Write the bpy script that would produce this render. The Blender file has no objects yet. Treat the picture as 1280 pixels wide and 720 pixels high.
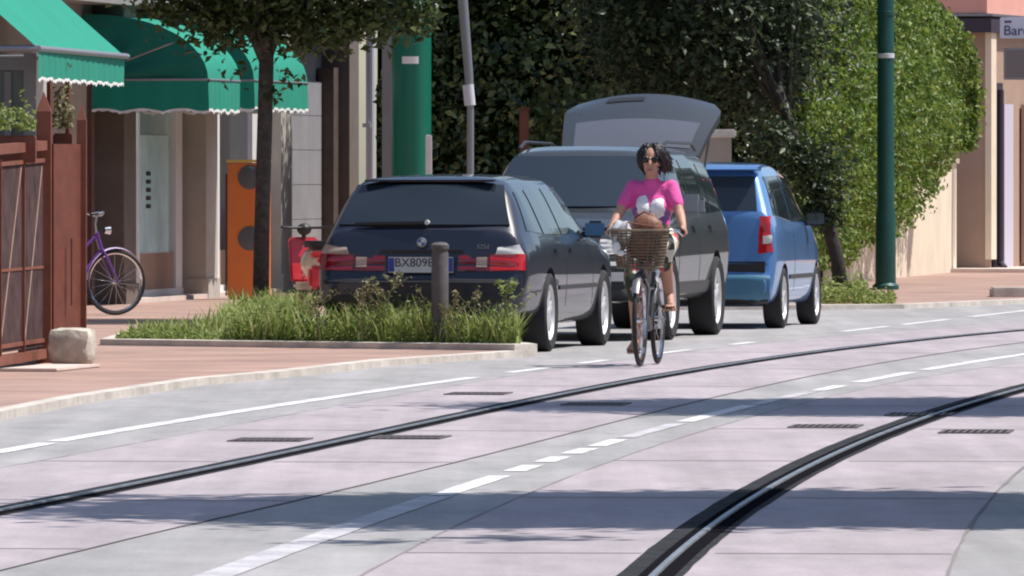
import bpy, bmesh, math, random
import numpy as np
from mathutils import Vector, Matrix
random.seed(7)
rng = np.random.default_rng(11)
R = math.radians
S = bpy.context.scene
COL = S.collection

# ------------------------------------------------------------------ camera, sky, sun, exposure
FPX, CAMH, HY = 12000.0, 1.45, 217.0          # focal length in photo pixels, eye height, horizon row
cam_d = bpy.data.cameras.new('camera')
cam = bpy.data.objects.new('camera', cam_d)
COL.objects.link(cam)
cam.location = (0, 0, CAMH)
cam.rotation_euler = (R(90), 0, 0)
cam_d.sensor_width = 36
cam_d.lens = 36 * FPX / 1280
cam_d.shift_y = -(360 - HY) / 1280
cam_d.clip_start = 0.5
cam_d.clip_end = 3000
S.camera = cam

SUN_EL, SUN_AZ = 62.0, 6.0                     # azimuth measured from +X towards +Y
world = bpy.data.worlds.new('World')
S.world = world
world.use_nodes = True
wn = world.node_tree.nodes
sky = wn.new('ShaderNodeTexSky')
sky.sky_type = 'NISHITA'
sky.sun_disc = False
sky.sun_elevation = R(SUN_EL)
sky.sun_rotation = R(90 - SUN_AZ)
wn['Background'].inputs['Strength'].default_value = 0.12
world.node_tree.links.new(sky.outputs['Color'], wn['Background'].inputs['Color'])
sun_d = bpy.data.lights.new('sun', 'SUN')
sun_d.energy = 4.6
sun_d.angle = R(0.5)
sun_d.color = (1.0, 0.955, 0.89)
sun = bpy.data.objects.new('sun', sun_d)
COL.objects.link(sun)
sdir = Vector((math.cos(R(SUN_EL)) * math.cos(R(SUN_AZ)), math.cos(R(SUN_EL)) * math.sin(R(SUN_AZ)), math.sin(R(SUN_EL))))
sun.rotation_euler = sdir.to_track_quat('Z', 'Y').to_euler()
sun.location = (20, 60, 40)
S.view_settings.view_transform = 'Standard'
S.view_settings.look = 'None'
S.view_settings.gamma = 1
S.view_settings.use_curve_mapping = False
S.view_settings.exposure = 0.26
S.render.engine = 'CYCLES'
S.cycles.pixel_filter_type = 'BLACKMAN_HARRIS'
S.cycles.filter_width = 2.1


# ------------------------------------------------------------------ pixel helpers (photo 1280x720)
def G(px, py):
    Z = FPX * CAMH / (py - HY)
    return ((px - 640) / FPX * Z, Z)


def PX(px, Z):
    return (px - 640) / FPX * Z


def PZ(py, Z):
    return CAMH + (HY - py) * Z / FPX


# ------------------------------------------------------------------ object helpers
def tag(o, label=None, cat=None, group=None, kind=None):
    if label: o['label'] = label
    if cat: o['category'] = cat
    if group: o['group'] = group
    if kind: o['kind'] = kind
    return o


def thing(name, loc, rz=0, label=None, cat=None, group=None):
    o = bpy.data.objects.new(name, None)
    COL.objects.link(o)
    o.empty_display_size = 0.2
    o.location = loc
    o.rotation_euler = (0, 0, rz)
    return tag(o, label, cat, group)


def apply_mods(o):
    dg = bpy.context.evaluated_depsgraph_get()
    me = bpy.data.meshes.new_from_object(o.evaluated_get(dg))
    o.modifiers.clear()
    o.data = me
    return o


class MB:
    def __init__(s):
        s.v, s.f, s.m = [], [], []

    def add(s, vs, fs, mi=0):
        b = len(s.v)
        s.v += [tuple(p) for p in vs]
        s.f += [tuple(b + i for i in f) for f in fs]
        s.m += [mi] * len(fs)
        return s

    def box(s, c, d, rz=0, mi=0, M=None):
        x, y, z = d[0] / 2, d[1] / 2, d[2] / 2
        vs = [Vector((a * x, b * y, e * z)) for e in (-1, 1) for a, b in ((-1, -1), (1, -1), (1, 1), (-1, 1))]
        mm = M if M is not None else Matrix.Rotation(rz, 3, 'Z')
        vs = [mm @ v + Vector(c) for v in vs]
        return s.add(vs, [(3, 2, 1, 0), (4, 5, 6, 7), (0, 1, 5, 4), (1, 2, 6, 5), (2, 3, 7, 6), (3, 0, 4, 7)], mi)

    def bbox(s, c, d, b=0.01, mi=0, M=None):
        """bevelled box"""
        bm = bmesh.new()
        bmesh.ops.create_cube(bm, size=1)
        for v in bm.verts:
            v.co = Vector((v.co.x * d[0], v.co.y * d[1], v.co.z * d[2]))
        bmesh.ops.bevel(bm, geom=list(bm.edges), offset=min(b, min(d) * .45), segments=2, affect='EDGES')
        mm = M if M is not None else Matrix.Identity(3)
        vs = [mm @ v.co + Vector(c) for v in bm.verts]
        bm.verts.index_update()
        s.add(vs, [tuple(v.index for v in f.verts) for f in bm.faces], mi)
        bm.free()
        return s

    def beam(s, p0, p1, w, h, mi=0):
        p0, p1 = Vector(p0), Vector(p1)
        d = p1 - p0
        L = d.length
        q = d.to_track_quat('Y', 'Z').to_matrix()
        return s.box((p0 + p1) / 2, (w, L, h), mi=mi, M=q)

    def tube(s, pts, rad, n=10, mi=0, caps=True):
        pts = [Vector(p) for p in pts]
        if not isinstance(rad, (list, tuple)): rad = [rad] * len(pts)
        rings = []
        up = None
        for i, p in enumerate(pts):
            t = (pts[min(i + 1, len(pts) - 1)] - pts[max(i - 1, 0)]).normalized()
            if up is None:
                up = Vector((0, 0, 1)) if abs(t.z) < .9 else Vector((1, 0, 0))
            a = t.cross(up).normalized()
            b = a.cross(t).normalized()
            up = b
            rings.append([p + (a * math.cos(2 * math.pi * k / n) + b * math.sin(2 * math.pi * k / n)) * rad[i] for k in range(n)])
        vs = [v for r in rings for v in r]
        fs = [(i * n + k, i * n + (k + 1) % n, (i + 1) * n + (k + 1) % n, (i + 1) * n + k) for i in range(len(pts) - 1) for k in range(n)]
        if caps:
            fs += [tuple(reversed(range(n))), tuple((len(pts) - 1) * n + k for k in range(n))]
        return s.add(vs, fs, mi)

    def lathe(s, prof, c=(0, 0, 0), axis='z', n=32, mi=0, closed=False, a0=0, a1=2 * math.pi):
        """prof: list of (r, h)"""
        full = abs(a1 - a0 - 2 * math.pi) < 1e-6
        steps = n if full else n + 1
        vs = []
        for k in range(steps):
            a = a0 + (a1 - a0) * k / n
            for r, h in prof:
                if axis == 'z': p = (r * math.cos(a), r * math.sin(a), h)
                elif axis == 'x': p = (h, r * math.cos(a), r * math.sin(a))
                else: p = (r * math.cos(a), h, r * math.sin(a))
                vs.append((p[0] + c[0], p[1] + c[1], p[2] + c[2]))
        m = len(prof)
        fs = []
        for k in range(n):
            k2 = (k + 1) % steps
            for j in range(m if closed else m - 1):
                j2 = (j + 1) % m
                fs.append((k * m + j, k2 * m + j, k2 * m + j2, k * m + j2))
        return s.add(vs, fs, mi)

    def sphere(s, c, r, n=14, mi=0, M=None):
        if not isinstance(r, (list, tuple)): r = (r, r, r)
        vs, fs = [], []
        m = n // 2 + 1
        for i in range(1, m):
            t = math.pi * i / m
            for k in range(n):
                a = 2 * math.pi * k / n
                vs.append(Vector((r[0] * math.sin(t) * math.cos(a), r[1] * math.sin(t) * math.sin(a), r[2] * math.cos(t))))
        vs += [Vector((0, 0, r[2])), Vector((0, 0, -r[2]))]
        for i in range(m - 2):
            for k in range(n):
                fs.append((i * n + k, (i + 1) * n + k, (i + 1) * n + (k + 1) % n, i * n + (k + 1) % n))
        t, b = len(vs) - 2, len(vs) - 1
        for k in range(n):
            fs.append((t, k, (k + 1) % n))
            fs.append((b, (m - 2) * n + (k + 1) % n, (m - 2) * n + k))
        if M is not None: vs = [M @ v for v in vs]
        return s.add([v + Vector(c) for v in vs], fs, mi)

    def caps(s, p0, p1, r0, r1, mi=0, n=12):
        """tapered capsule"""
        p0, p1 = Vector(p0), Vector(p1)
        d = (p1 - p0)
        L = d.length
        t = d.normalized()
        pts, rad = [], []
        for a in (80, 55, 30):
            pts.append(p0 - t * r0 * math.sin(R(a))); rad.append(r0 * math.cos(R(a)))
        pts += [p0, p1]; rad += [r0, r1]
        for a in (30, 55, 80):
            pts.append(p1 + t * r1 * math.sin(R(a))); rad.append(r1 * math.cos(R(a)))
        return s.tube(pts, rad, n, mi)

    def prism(s, poly, axis, a0, a1, mi=0):
        """extrude a 2-D polygon; axis x: poly=(y,z); y: (x,z); z: (x,y)"""
        def mk(p, h):
            return {'x': (h, p[0], p[1]), 'y': (p[0], h, p[1]), 'z': (p[0], p[1], h)}[axis]
        n = len(poly)
        vs = [mk(p, a0) for p in poly] + [mk(p, a1) for p in poly]
        fs = [tuple(range(n)), tuple(reversed(range(n, 2 * n)))] + [(i, n + i, n + (i + 1) % n, (i + 1) % n) for i in range(n)]
        return s.add(vs, fs, mi)

    def grid(s, rows, mi=0, close=False):
        h, w = len(rows), len(rows[0])
        vs = [p for r in rows for p in r]
        fs = []
        for i in range(h - 1):
            for j in range(w if close else w - 1):
                j2 = (j + 1) % w
                fs.append((i * w + j, i * w + j2, (i + 1) * w + j2, (i + 1) * w + j))
        return s.add(vs, fs, mi)

    def build(s, name, mats, parent=None, org=None, smooth=None, fix=True):
        me = bpy.data.meshes.new(name)
        vs = s.v
        if org is not None:
            vs = [(a - org[0], b - org[1], c - org[2]) for a, b, c in vs]
        me.from_pydata(vs, [], s.f)
        if not isinstance(mats, (list, tuple)): mats = [mats]
        for m in mats: me.materials.append(m)
        me.polygons.foreach_set('material_index', s.m)
        if fix:
            bm = bmesh.new()
            bm.from_mesh(me)
            bmesh.ops.recalc_face_normals(bm, faces=bm.faces)
            bm.to_mesh(me)
            bm.free()
        if smooth is not None:
            me.polygons.foreach_set('use_smooth', [True] * len(me.polygons))
            if smooth < 180: me.set_sharp_from_angle(angle=R(smooth))
        me.update()
        o = bpy.data.objects.new(name, me)
        COL.objects.link(o)
        if parent is not None: o.parent = parent
        elif org is not None: o.location = org
        return o


# ------------------------------------------------------------------ materials
def mat(name, col, rough=.6, metal=0., var=0., scale=3., bump=0., bscale=30., coat=0., spec=.5, stain=None, croughness=.03):
    m = bpy.data.materials.new(name)
    m.use_nodes = True
    nt = m.node_tree
    b = nt.nodes['Principled BSDF']
    b.inputs['Base Color'].default_value = (*col, 1)
    b.inputs['Roughness'].default_value = rough
    b.inputs['Metallic'].default_value = metal
    b.inputs['Specular IOR Level'].default_value = spec
    if coat:
        b.inputs['Coat Weight'].default_value = coat
        b.inputs['Coat Roughness'].default_value = croughness
    tc = nt.nodes.new('ShaderNodeTexCoord')
    if var:
        n = nt.nodes.new('ShaderNodeTexNoise')
        n.inputs['Scale'].default_value = scale
        n.inputs['Detail'].default_value = 6
        n.inputs['Roughness'].default_value = .65
        nt.links.new(tc.outputs['Object'], n.inputs['Vector'])
        r = nt.nodes.new('ShaderNodeValToRGB')
        r.color_ramp.elements[0].position = .3
        r.color_ramp.elements[1].position = .7
        lo = [max(0, c * (1 - var)) for c in col]
        hi = [min(1, c * (1 + var)) for c in col]
        if stain: lo = stain
        r.color_ramp.elements[0].color = (*lo, 1)
        r.color_ramp.elements[1].color = (*hi, 1)
        nt.links.new(n.outputs['Fac'], r.inputs['Fac'])
        nt.links.new(r.outputs['Color'], b.inputs['Base Color'])
    if bump:
        n2 = nt.nodes.new('ShaderNodeTexNoise')
        n2.inputs['Scale'].default_value = bscale
        n2.inputs['Detail'].default_value = 4
        nt.links.new(tc.outputs['Object'], n2.inputs['Vector'])
        bp = nt.nodes.new('ShaderNodeBump')
        bp.inputs['Strength'].default_value = bump
        bp.inputs['Distance'].default_value = .02
        nt.links.new(n2.outputs['Fac'], bp.inputs['Height'])
        nt.links.new(bp.outputs['Normal'], b.inputs['Normal'])
    return m


def leaf_mat(name, c0, c1, c2, trans=.35, rough=.45):
    m = bpy.data.materials.new(name)
    m.use_nodes = True
    nt = m.node_tree
    b = nt.nodes['Principled BSDF']
    out = nt.nodes['Material Output']
    g = nt.nodes.new('ShaderNodeNewGeometry')
    r = nt.nodes.new('ShaderNodeValToRGB')
    e = r.color_ramp.elements
    e[0].color = (*c0, 1); e[0].position = 0
    e[1].color = (*c2, 1); e[1].position = 1
    k = e.new(.5); k.color = (*c1, 1)
    nt.links.new(g.outputs['Random Per Island'], r.inputs['Fac'])
    nt.links.new(r.outputs['Color'], b.inputs['Base Color'])
    b.inputs['Roughness'].default_value = rough
    t = nt.nodes.new('ShaderNodeBsdfTranslucent')
    nt.links.new(r.outputs['Color'], t.inputs['Color'])
    mx = nt.nodes.new('ShaderNodeMixShader')
    mx.inputs['Fac'].default_value = trans
    nt.links.new(b.outputs['BSDF'], mx.inputs[1])
    nt.links.new(t.outputs['BSDF'], mx.inputs[2])
    nt.links.new(mx.outputs['Shader'], out.inputs['Surface'])
    return m


def brick_mat(name, c1, c2, mortar, scale, rot=0):
    m = bpy.data.materials.new(name)
    m.use_nodes = True
    nt = m.node_tree
    b = nt.nodes['Principled BSDF']
    b.inputs['Roughness'].default_value = .85
    tc = nt.nodes.new('ShaderNodeTexCoord')
    mp = nt.nodes.new('ShaderNodeMapping')
    mp.inputs['Rotation'].default_value[2] = rot
    nt.links.new(tc.outputs['Object'], mp.inputs['Vector'])
    br = nt.nodes.new('ShaderNodeTexBrick')
    br.inputs['Color1'].default_value = (*c1, 1)
    br.inputs['Color2'].default_value = (*c2, 1)
    br.inputs['Mortar'].default_value = (*mortar, 1)
    br.inputs['Scale'].default_value = scale
    br.inputs['Mortar Size'].default_value = .015
    nt.links.new(mp.outputs['Vector'], br.inputs['Vector'])
    n = nt.nodes.new('ShaderNodeTexNoise')
    n.inputs['Scale'].default_value = .9
    n.inputs['Detail'].default_value = 6
    nt.links.new(tc.outputs['Object'], n.inputs['Vector'])
    rr = nt.nodes.new('ShaderNodeValToRGB')
    rr.color_ramp.elements[0].position = .3; rr.color_ramp.elements[0].color = (.72, .72, .72, 1)
    rr.color_ramp.elements[1].position = .7; rr.color_ramp.elements[1].color = (1.15, 1.13, 1.1, 1)
    nt.links.new(n.outputs['Fac'], rr.inputs['Fac'])
    mx = nt.nodes.new('ShaderNodeMix')
    mx.data_type = 'RGBA'
    mx.blend_type = 'MULTIPLY'
    mx.inputs['Factor'].default_value = 1
    nt.links.new(br.outputs['Color'], mx.inputs['A'])
    nt.links.new(rr.outputs['Color'], mx.inputs['B'])
    nt.links.new(mx.outputs['Result'], b.inputs['Base Color'])
    return m


def ground_mat(name, col, stain, patch=.35, fine=60, rough=.8, worn=None):
    """weathered paving: broad patches, streaks along the road and fine aggregate"""
    m = bpy.data.materials.new(name)
    m.use_nodes = True
    nt = m.node_tree
    b = nt.nodes['Principled BSDF']
    b.inputs['Roughness'].default_value = rough
    tc = nt.nodes.new('ShaderNodeTexCoord')
    mp = nt.nodes.new('ShaderNodeMapping')
    mp.inputs['Rotation'].default_value[2] = R(10)
    mp.inputs['Scale'].default_value = (1, .3, 1)
    nt.links.new(tc.outputs['Object'], mp.inputs['Vector'])

    def noise(scale, vec, lo, hi, c0, c1):
        n = nt.nodes.new('ShaderNodeTexNoise')
        n.inputs['Scale'].default_value = scale
        n.inputs['Detail'].default_value = 7
        n.inputs['Roughness'].default_value = .6
        nt.links.new(vec, n.inputs['Vector'])
        r = nt.nodes.new('ShaderNodeValToRGB')
        r.color_ramp.elements[0].position = lo
        r.color_ramp.elements[1].position = hi
        r.color_ramp.elements[0].color = (*c0, 1)
        r.color_ramp.elements[1].color = (*c1, 1)
        nt.links.new(n.outputs['Fac'], r.inputs['Fac'])
        return r.outputs['Color']
    a = noise(1.3, mp.outputs['Vector'], .35, .62, stain, col)
    f = noise(fine, tc.outputs['Object'], .25, .75, (.82, .82, .82), (1.12, 1.12, 1.12))
    c = noise(5, mp.outputs['Vector'], .3, .7, (.88, .88, .88), (1.06, 1.06, 1.06))
    mp2 = nt.nodes.new('ShaderNodeMapping')
    mp2.inputs['Rotation'].default_value[2] = R(10)
    mp2.inputs['Scale'].default_value = (3.2, .06, 1)
    nt.links.new(tc.outputs['Object'], mp2.inputs['Vector'])
    tr = noise(1.0, mp2.outputs['Vector'], .32, .66, (.84, .835, .83), (1.04, 1.04, 1.04))
    sp = noise(9, tc.outputs['Object'], .60, .72, (1, 1, 1), (.80, .79, .78))
    prev = a
    for o in (f, c, tr, sp):
        mx = nt.nodes.new('ShaderNodeMix')
        mx.data_type = 'RGBA'
        mx.blend_type = 'MULTIPLY'
        mx.inputs['Factor'].default_value = 1
        nt.links.new(prev, mx.inputs['A'])
        nt.links.new(o, mx.inputs['B'])
        prev = mx.outputs['Result']
    nt.links.new(prev, b.inputs['Base Color'])
    return m


M_asphalt = ground_mat('grey_asphalt', (.40, .38, .385), (.31, .305, .30))
M_slab = ground_mat('track_concrete', (.455, .395, .42), (.37, .325, .345))
M_band = mat('dark_bitumen', (.040, .041, .046), 1.0, var=.4, scale=6, spec=.05)
M_groove = mat('groove_black', (.012, .012, .015), 1.0, spec=0)
M_steel = mat('rail_steel', (.27, .29, .32), .5, .7, var=.3, scale=4)


def paint_mat(name, col, under, lo, hi):
    m = mat(name, col, .75)
    nt = m.node_tree
    tc = [n for n in nt.nodes if n.type == 'TEX_COORD'][0]
    prev = None
    for sc, det in ((16, 8), (2.2, 5)):
        n = nt.nodes.new('ShaderNodeTexNoise')
        n.inputs['Scale'].default_value = sc
        n.inputs['Detail'].default_value = det
        n.inputs['Roughness'].default_value = .7
        nt.links.new(tc.outputs['Object'], n.inputs['Vector'])
        if prev is None: prev = n.outputs['Fac']
        else:
            a = nt.nodes.new('ShaderNodeMath'); a.operation = 'ADD'
            nt.links.new(prev, a.inputs[0]); nt.links.new(n.outputs['Fac'], a.inputs[1])
            h_ = nt.nodes.new('ShaderNodeMath'); h_.operation = 'MULTIPLY'; h_.inputs[1].default_value = .5
            nt.links.new(a.outputs['Value'], h_.inputs[0]); prev = h_.outputs['Value']
    r = nt.nodes.new('ShaderNodeValToRGB')
    r.color_ramp.elements[0].position = lo; r.color_ramp.elements[0].color = (*under, 1)
    r.color_ramp.elements[1].position = hi; r.color_ramp.elements[1].color = (*col, 1)
    nt.links.new(prev, r.inputs['Fac'])
    nt.links.new(r.outputs['Color'], nt.nodes['Principled BSDF'].inputs['Base Color'])
    return m


M_mark = paint_mat('road_paint_white', (.70, .70, .70), (.40, .38, .385), .41, .50)
M_markworn = paint_mat('road_paint_worn', (.58, .56, .59), (.36, .345, .36), .42, .58)
M_joint = mat('joint_dark', (.23, .205, .21), .9)
M_grate = mat('drain_grate_iron', (.13, .11, .11), .7, .3)
M_brickpave = brick_mat('red_paver', (.42, .27, .225), (.37, .235, .195), (.31, .23, .195), 4.5, R(8))
M_kerb = mat('kerb_concrete', (.55, .50, .45), .85, var=.25, scale=3, bump=.3)
M_earth = mat('planter_earth', (.11, .085, .055), .95, var=.4, scale=5)
M_grass = leaf_mat('grass_blades', (.15, .225, .045), (.24, .32, .075), (.42, .43, .18), .38, .65)
M_weed = leaf_mat('weed_stalk', (.16, .17, .07), (.22, .20, .10), (.30, .27, .15), .25, .7)
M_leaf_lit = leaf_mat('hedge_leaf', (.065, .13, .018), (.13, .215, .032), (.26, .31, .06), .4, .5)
M_leaf_dark = leaf_mat('hedge_leaf_shaded', (.018, .038, .012), (.045, .08, .022), (.26, .32, .13), .25, .3)  # hedge leaves of the end face, shade and glints put into their colours
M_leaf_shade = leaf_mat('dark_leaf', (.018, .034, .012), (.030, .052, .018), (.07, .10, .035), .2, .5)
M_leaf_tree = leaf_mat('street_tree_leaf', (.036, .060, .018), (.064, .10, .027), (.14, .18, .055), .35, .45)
M_core = mat('twig_core', (.012, .015, .008), 1.0, spec=0)
M_bark = mat('bark', (.075, .062, .052), .95, var=.5, scale=14, bump=.6, bscale=40)
M_barkdark = mat('bark_dark', (.045, .038, .033), .95, var=.4, scale=14, bump=.6, bscale=40)

M_plaster = mat('grey_plaster', (.25, .235, .225), .9, var=.12, scale=2, bump=.15)
M_pil = mat('pilaster_cream', (.46, .43, .385), .88, var=.1, scale=3, bump=.15)
M_brownwood = mat('brown_wood', (.085, .06, .048), .7, var=.25, scale=6)
M_brownpil = mat('brown_pilaster', (.15, .12, .10), .85, var=.15, scale=3)
M_maroon = mat('maroon_paint', (.12, .045, .03), .6, var=.25, scale=5)
M_redwood = mat('red_brown_timber', (.20, .062, .034), .65, var=.25, scale=6)
M_redwood2 = mat('dark_red_timber', (.15, .042, .024), .65, var=.25, scale=6)
M_white = mat('white_paint', (.78, .77, .76), .5, var=.05, scale=4)
M_frame = mat('pale_frame', (.60, .60, .63), .45)
M_glassblue = mat('shop_glass', (.42, .62, .66), .12, spec=.8)  # pale cyan base colour stands in for the sunlit reflection
M_glassdark = mat('dark_window_glass', (.03, .045, .055), .06, spec=.9)
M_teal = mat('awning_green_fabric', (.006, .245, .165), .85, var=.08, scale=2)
M_tealshade = mat('awning_green_shaded', (.006, .15, .11), .9, var=.12, scale=3)  # same fabric as the canopy, darkened for the shaded ends
M_fringe = mat('white_fringe', (.78, .78, .76), .9)
M_alu = mat('grey_metal', (.30, .30, .32), .45, .6)
M_greypaint = mat('grey_paint', (.25, .245, .25), .6, var=.1)
M_shutter = mat('roller_shutter', (.30, .295, .31), .6, .0, var=.12, scale=2)
M_orange = mat('orange_enamel', (.75, .19, .035), .45, var=.06, scale=3)
M_sunlit_edge = mat('sunlit_orange_edge', (.75, .50, .10), .5)  # sunlight on the orange cabinet's top edge, painted as yellow
M_greydisc = mat('grey_disc', (.11, .105, .11), .6, var=.2, scale=8)
M_greencol = mat('green_column_paint', (.008, .15, .095), .35, var=.06, scale=2)
M_greenpole = mat('dark_green_pole', (.012, .075, .065), .4, var=.15, scale=4)
M_poster = mat('pale_poster', (.58, .88, .90), .4, var=.22, scale=1.6)  # cyan tint carries the window's bright reflection in its colour
M_black = mat('black_plastic', (.018, .018, .02), .5)
M_stone = mat('weathered_stone', (.52, .48, .41), .95, var=.35, scale=5, bump=.6, bscale=14)
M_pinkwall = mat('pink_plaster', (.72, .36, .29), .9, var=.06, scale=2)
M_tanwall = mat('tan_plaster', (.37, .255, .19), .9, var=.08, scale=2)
M_creamwall = mat('cream_plaster', (.72, .62, .48), .9, var=.1, scale=1.5)
M_paleslab = mat('pale_stone_step', (.62, .52, .47), .9, var=.1)
M_lintel = mat('dark_fascia', (.04, .03, .05), .6)
M_signwhite = mat('sign_white', (.62, .62, .72), .5)
M_signtext = mat('sign_dark_letters', (.06, .05, .11), .5)
M_lav = mat('lavender_door', (.55, .51, .60), .6)
M_pillar = mat('concrete_pillar', (.33, .28, .23), .9, var=.15)
M_redpost = mat('rust_red_post', (.16, .06, .04), .8, var=.2)
M_bollard = mat('bollard_dark', (.10, .09, .09), .75, var=.3, scale=10)

M_tyre = mat('tyre_rubber', (.022, .022, .024), .8)
M_rim = mat('alloy', (.70, .70, .71), .4, .35)
M_well = mat('wheel_well', (.012, .012, .013), .9)
M_navy = mat('navy_paint', (.009, .011, .026), .4, .0, coat=.8)
M_graypaint = mat('graphite_paint', (.040, .044, .048), .42, .2, coat=.8)
M_bluepaint = mat('blue_paint', (.13, .29, .60), .35, .45, coat=1)
M_tealbump = mat('blue_bumper', (.055, .17, .27), .45)
M_carglass = mat('car_glass', (.020, .028, .036), .04, spec=.8)
M_red = mat('red_lens', (.55, .008, .008), .12, coat=1)
M_darkred = mat('dark_red_lens', (.22, .006, .010), .12, coat=1)
M_clear = mat('clear_lens', (.72, .70, .68), .15)
M_amber = mat('smoked_lens', (.40, .30, .24), .2)
M_chrome = mat('chrome', (.75, .76, .78), .15, 1)
M_mirror = mat('mirror_glass', (.10, .19, .34), .15, .9)  # bluish tint stands in for reflected sky
M_trim = mat('black_trim', (.02, .02, .022), .45)
M_plate = mat('plate_white', (.62, .63, .66), .4)
M_plateblue = mat('plate_blue', (.03, .06, .35), .4)
M_ink = mat('ink', (.03, .03, .04), .5)


# ------------------------------------------------------------------ leaves
def scatter(name, P, Nrm, size, m, parent=None, org=(0, 0, 0), asp=.55, jit=.8, extra=None):
    N = len(P)
    n = Nrm + rng.normal(0, jit, (N, 3))
    n /= np.linalg.norm(n, axis=1, keepdims=True) + 1e-9
    t = rng.normal(0, 1, (N, 3))
    t -= n * np.sum(t * n, axis=1, keepdims=True)
    t /= np.linalg.norm(t, axis=1, keepdims=True) + 1e-9
    b = np.cross(n, t)
    s = size * rng.uniform(.6, 1.35, (N, 1))
    fold = n * s * .18
    V = np.stack([P - t * s * .5, P + b * s * asp * .5 + fold, P + t * s * .5, P - b * s * asp * .5 + fold], 1).reshape(-1, 3)
    V = V - np.array(org)
    idx = np.arange(N)[:, None] * 4
    F = np.concatenate([idx + np.array([[0, 1, 2]]), idx + np.array([[0, 2, 3]])], 1).reshape(-1, 3)
    nm = 1
    mats = [m]
    nv, nf = len(V), len(F)
    mi = np.zeros(nf, dtype=np.int32)
    loops = F.reshape(-1).astype(np.int32)
    starts = (np.arange(nf) * 3).astype(np.int32)
    tot = np.full(nf, 3, dtype=np.int32)
    if extra is not None:
        ev = np.array(extra.v, dtype=float) - np.array(org)
        el, es, et = [], [], []
        base = len(loops)
        for f in extra.f:
            es.append(base + len(el)); et.append(len(f)); el += [nv + i for i in f]
        V = np.concatenate([V, ev])
        loops = np.concatenate([loops, np.array(el, dtype=np.int32)])
        starts = np.concatenate([starts, np.array(es, dtype=np.int32)])
        tot = np.concatenate([tot, np.array(et, dtype=np.int32)])
        mi = np.concatenate([mi, np.ones(len(es), dtype=np.int32)])
        mats.append(M_core)
    me = bpy.data.meshes.new(name)
    me.vertices.add(len(V))
    me.vertices.foreach_set('co', V.reshape(-1))
    me.loops.add(len(loops))
    me.loops.foreach_set('vertex_index', loops)
    me.polygons.add(len(starts))
    me.polygons.foreach_set('loop_start', starts)
    me.polygons.foreach_set('loop_total', tot)
    for q in mats: me.materials.append(q)
    me.polygons.foreach_set('material_index', mi)
    me.update(calc_edges=True)
    me.validate()
    o = bpy.data.objects.new(name, me)
    COL.objects.link(o)
    if parent is not None: o.parent = parent
    else: o.location = org
    return o


def crown_points(c, rad, nclump, per, spread, low=.0):
    """leaf points in clumps through an ellipsoid, denser towards its skin"""
    c = np.array(c); rad = np.array(rad)
    P, Nn = [], []
    for _ in range(nclump):
        d = rng.normal(0, 1, 3); d /= np.linalg.norm(d)
        if d[2] < 0: d[2] *= (1 - low)
        r = rng.uniform(.35, 1.0) ** .6
        cc = c + d * rad * r
        k = int(per * rng.uniform(.5, 1.4))
        q = rng.normal(0, spread * rng.uniform(.6, 1.3), (k, 3)) * np.array([1, 1, .7])
        P.append(cc + q)
        Nn.append(np.tile(d * .5 + np.array([0, 0, .8]), (k, 1)))
    return np.concatenate(P), np.concatenate(Nn)


# ------------------------------------------------------------------ curves of the street
def fit(pts, deg=3):
    P = np.array([(Z, X) for X, Z in (G(*p) for p in pts)])
    k = np.polyfit(P[:, 0], P[:, 1], deg)
    z0, z1 = P[:, 0].min(), P[:, 0].max()
    dk = np.polyder(k)

    def f(z):
        z = np.asarray(z, float)
        zc = np.clip(z, z0, z1)
        ex = z - zc
        return np.polyval(k, zc) + np.polyval(dk, zc) * ex + np.where(ex > 0, .004 * ex ** 2, .0015 * ex ** 2)
    return f


RAIL_A = fit([(0, 640), (210, 597), (440, 553), (560, 522), (700, 494), (830, 470), (1000, 444), (1100, 431), (1200, 420), (1280, 413)])
RAIL_B = fit([(813, 720), (920, 643), (1000, 593), (1100, 543), (1200, 508), (1280, 487)], 2)
CENTRE = fit([(270, 720), (460, 650), (600, 603), (720, 568), (870, 522), (1030, 487), (1150, 464), (1280, 443)])
EDGE = fit([(0, 563), (75, 551), (270, 523), (430, 494), (565, 472), (680, 460), (760, 453), (1070, 413), (1200, 397), (1280, 389)])


def strip(curve, z0, z1, o0, o1, h, mb, step=.5, mi=0, wob=0):
    n = max(2, int((z1 - z0) / step) + 1)
    zs = np.linspace(z0, z1, n)
    x = curve(zs)
    dx = (curve(zs + .05) - curve(zs - .05)) / .1
    nn = np.sqrt(1 + dx ** 2)
    rows = []
    for i in range(n):
        a = (1 / nn[i], -dx[i] / nn[i])
        w = (random.uniform(-wob, wob) if wob else 0)
        w2 = (random.uniform(-wob, wob) if wob else 0)
        rows.append([(x[i] + a[0] * (o0 + w), zs[i] + a[1] * (o0 + w), h), (x[i] + a[0] * (o1 + w2), zs[i] + a[1] * (o1 + w2), h)])
    mb.grid(rows, mi)


def struct(name, mb, mats, smooth=None):
    o = mb.build(name, mats, smooth=smooth)
    o['kind'] = 'structure'
    return o


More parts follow.
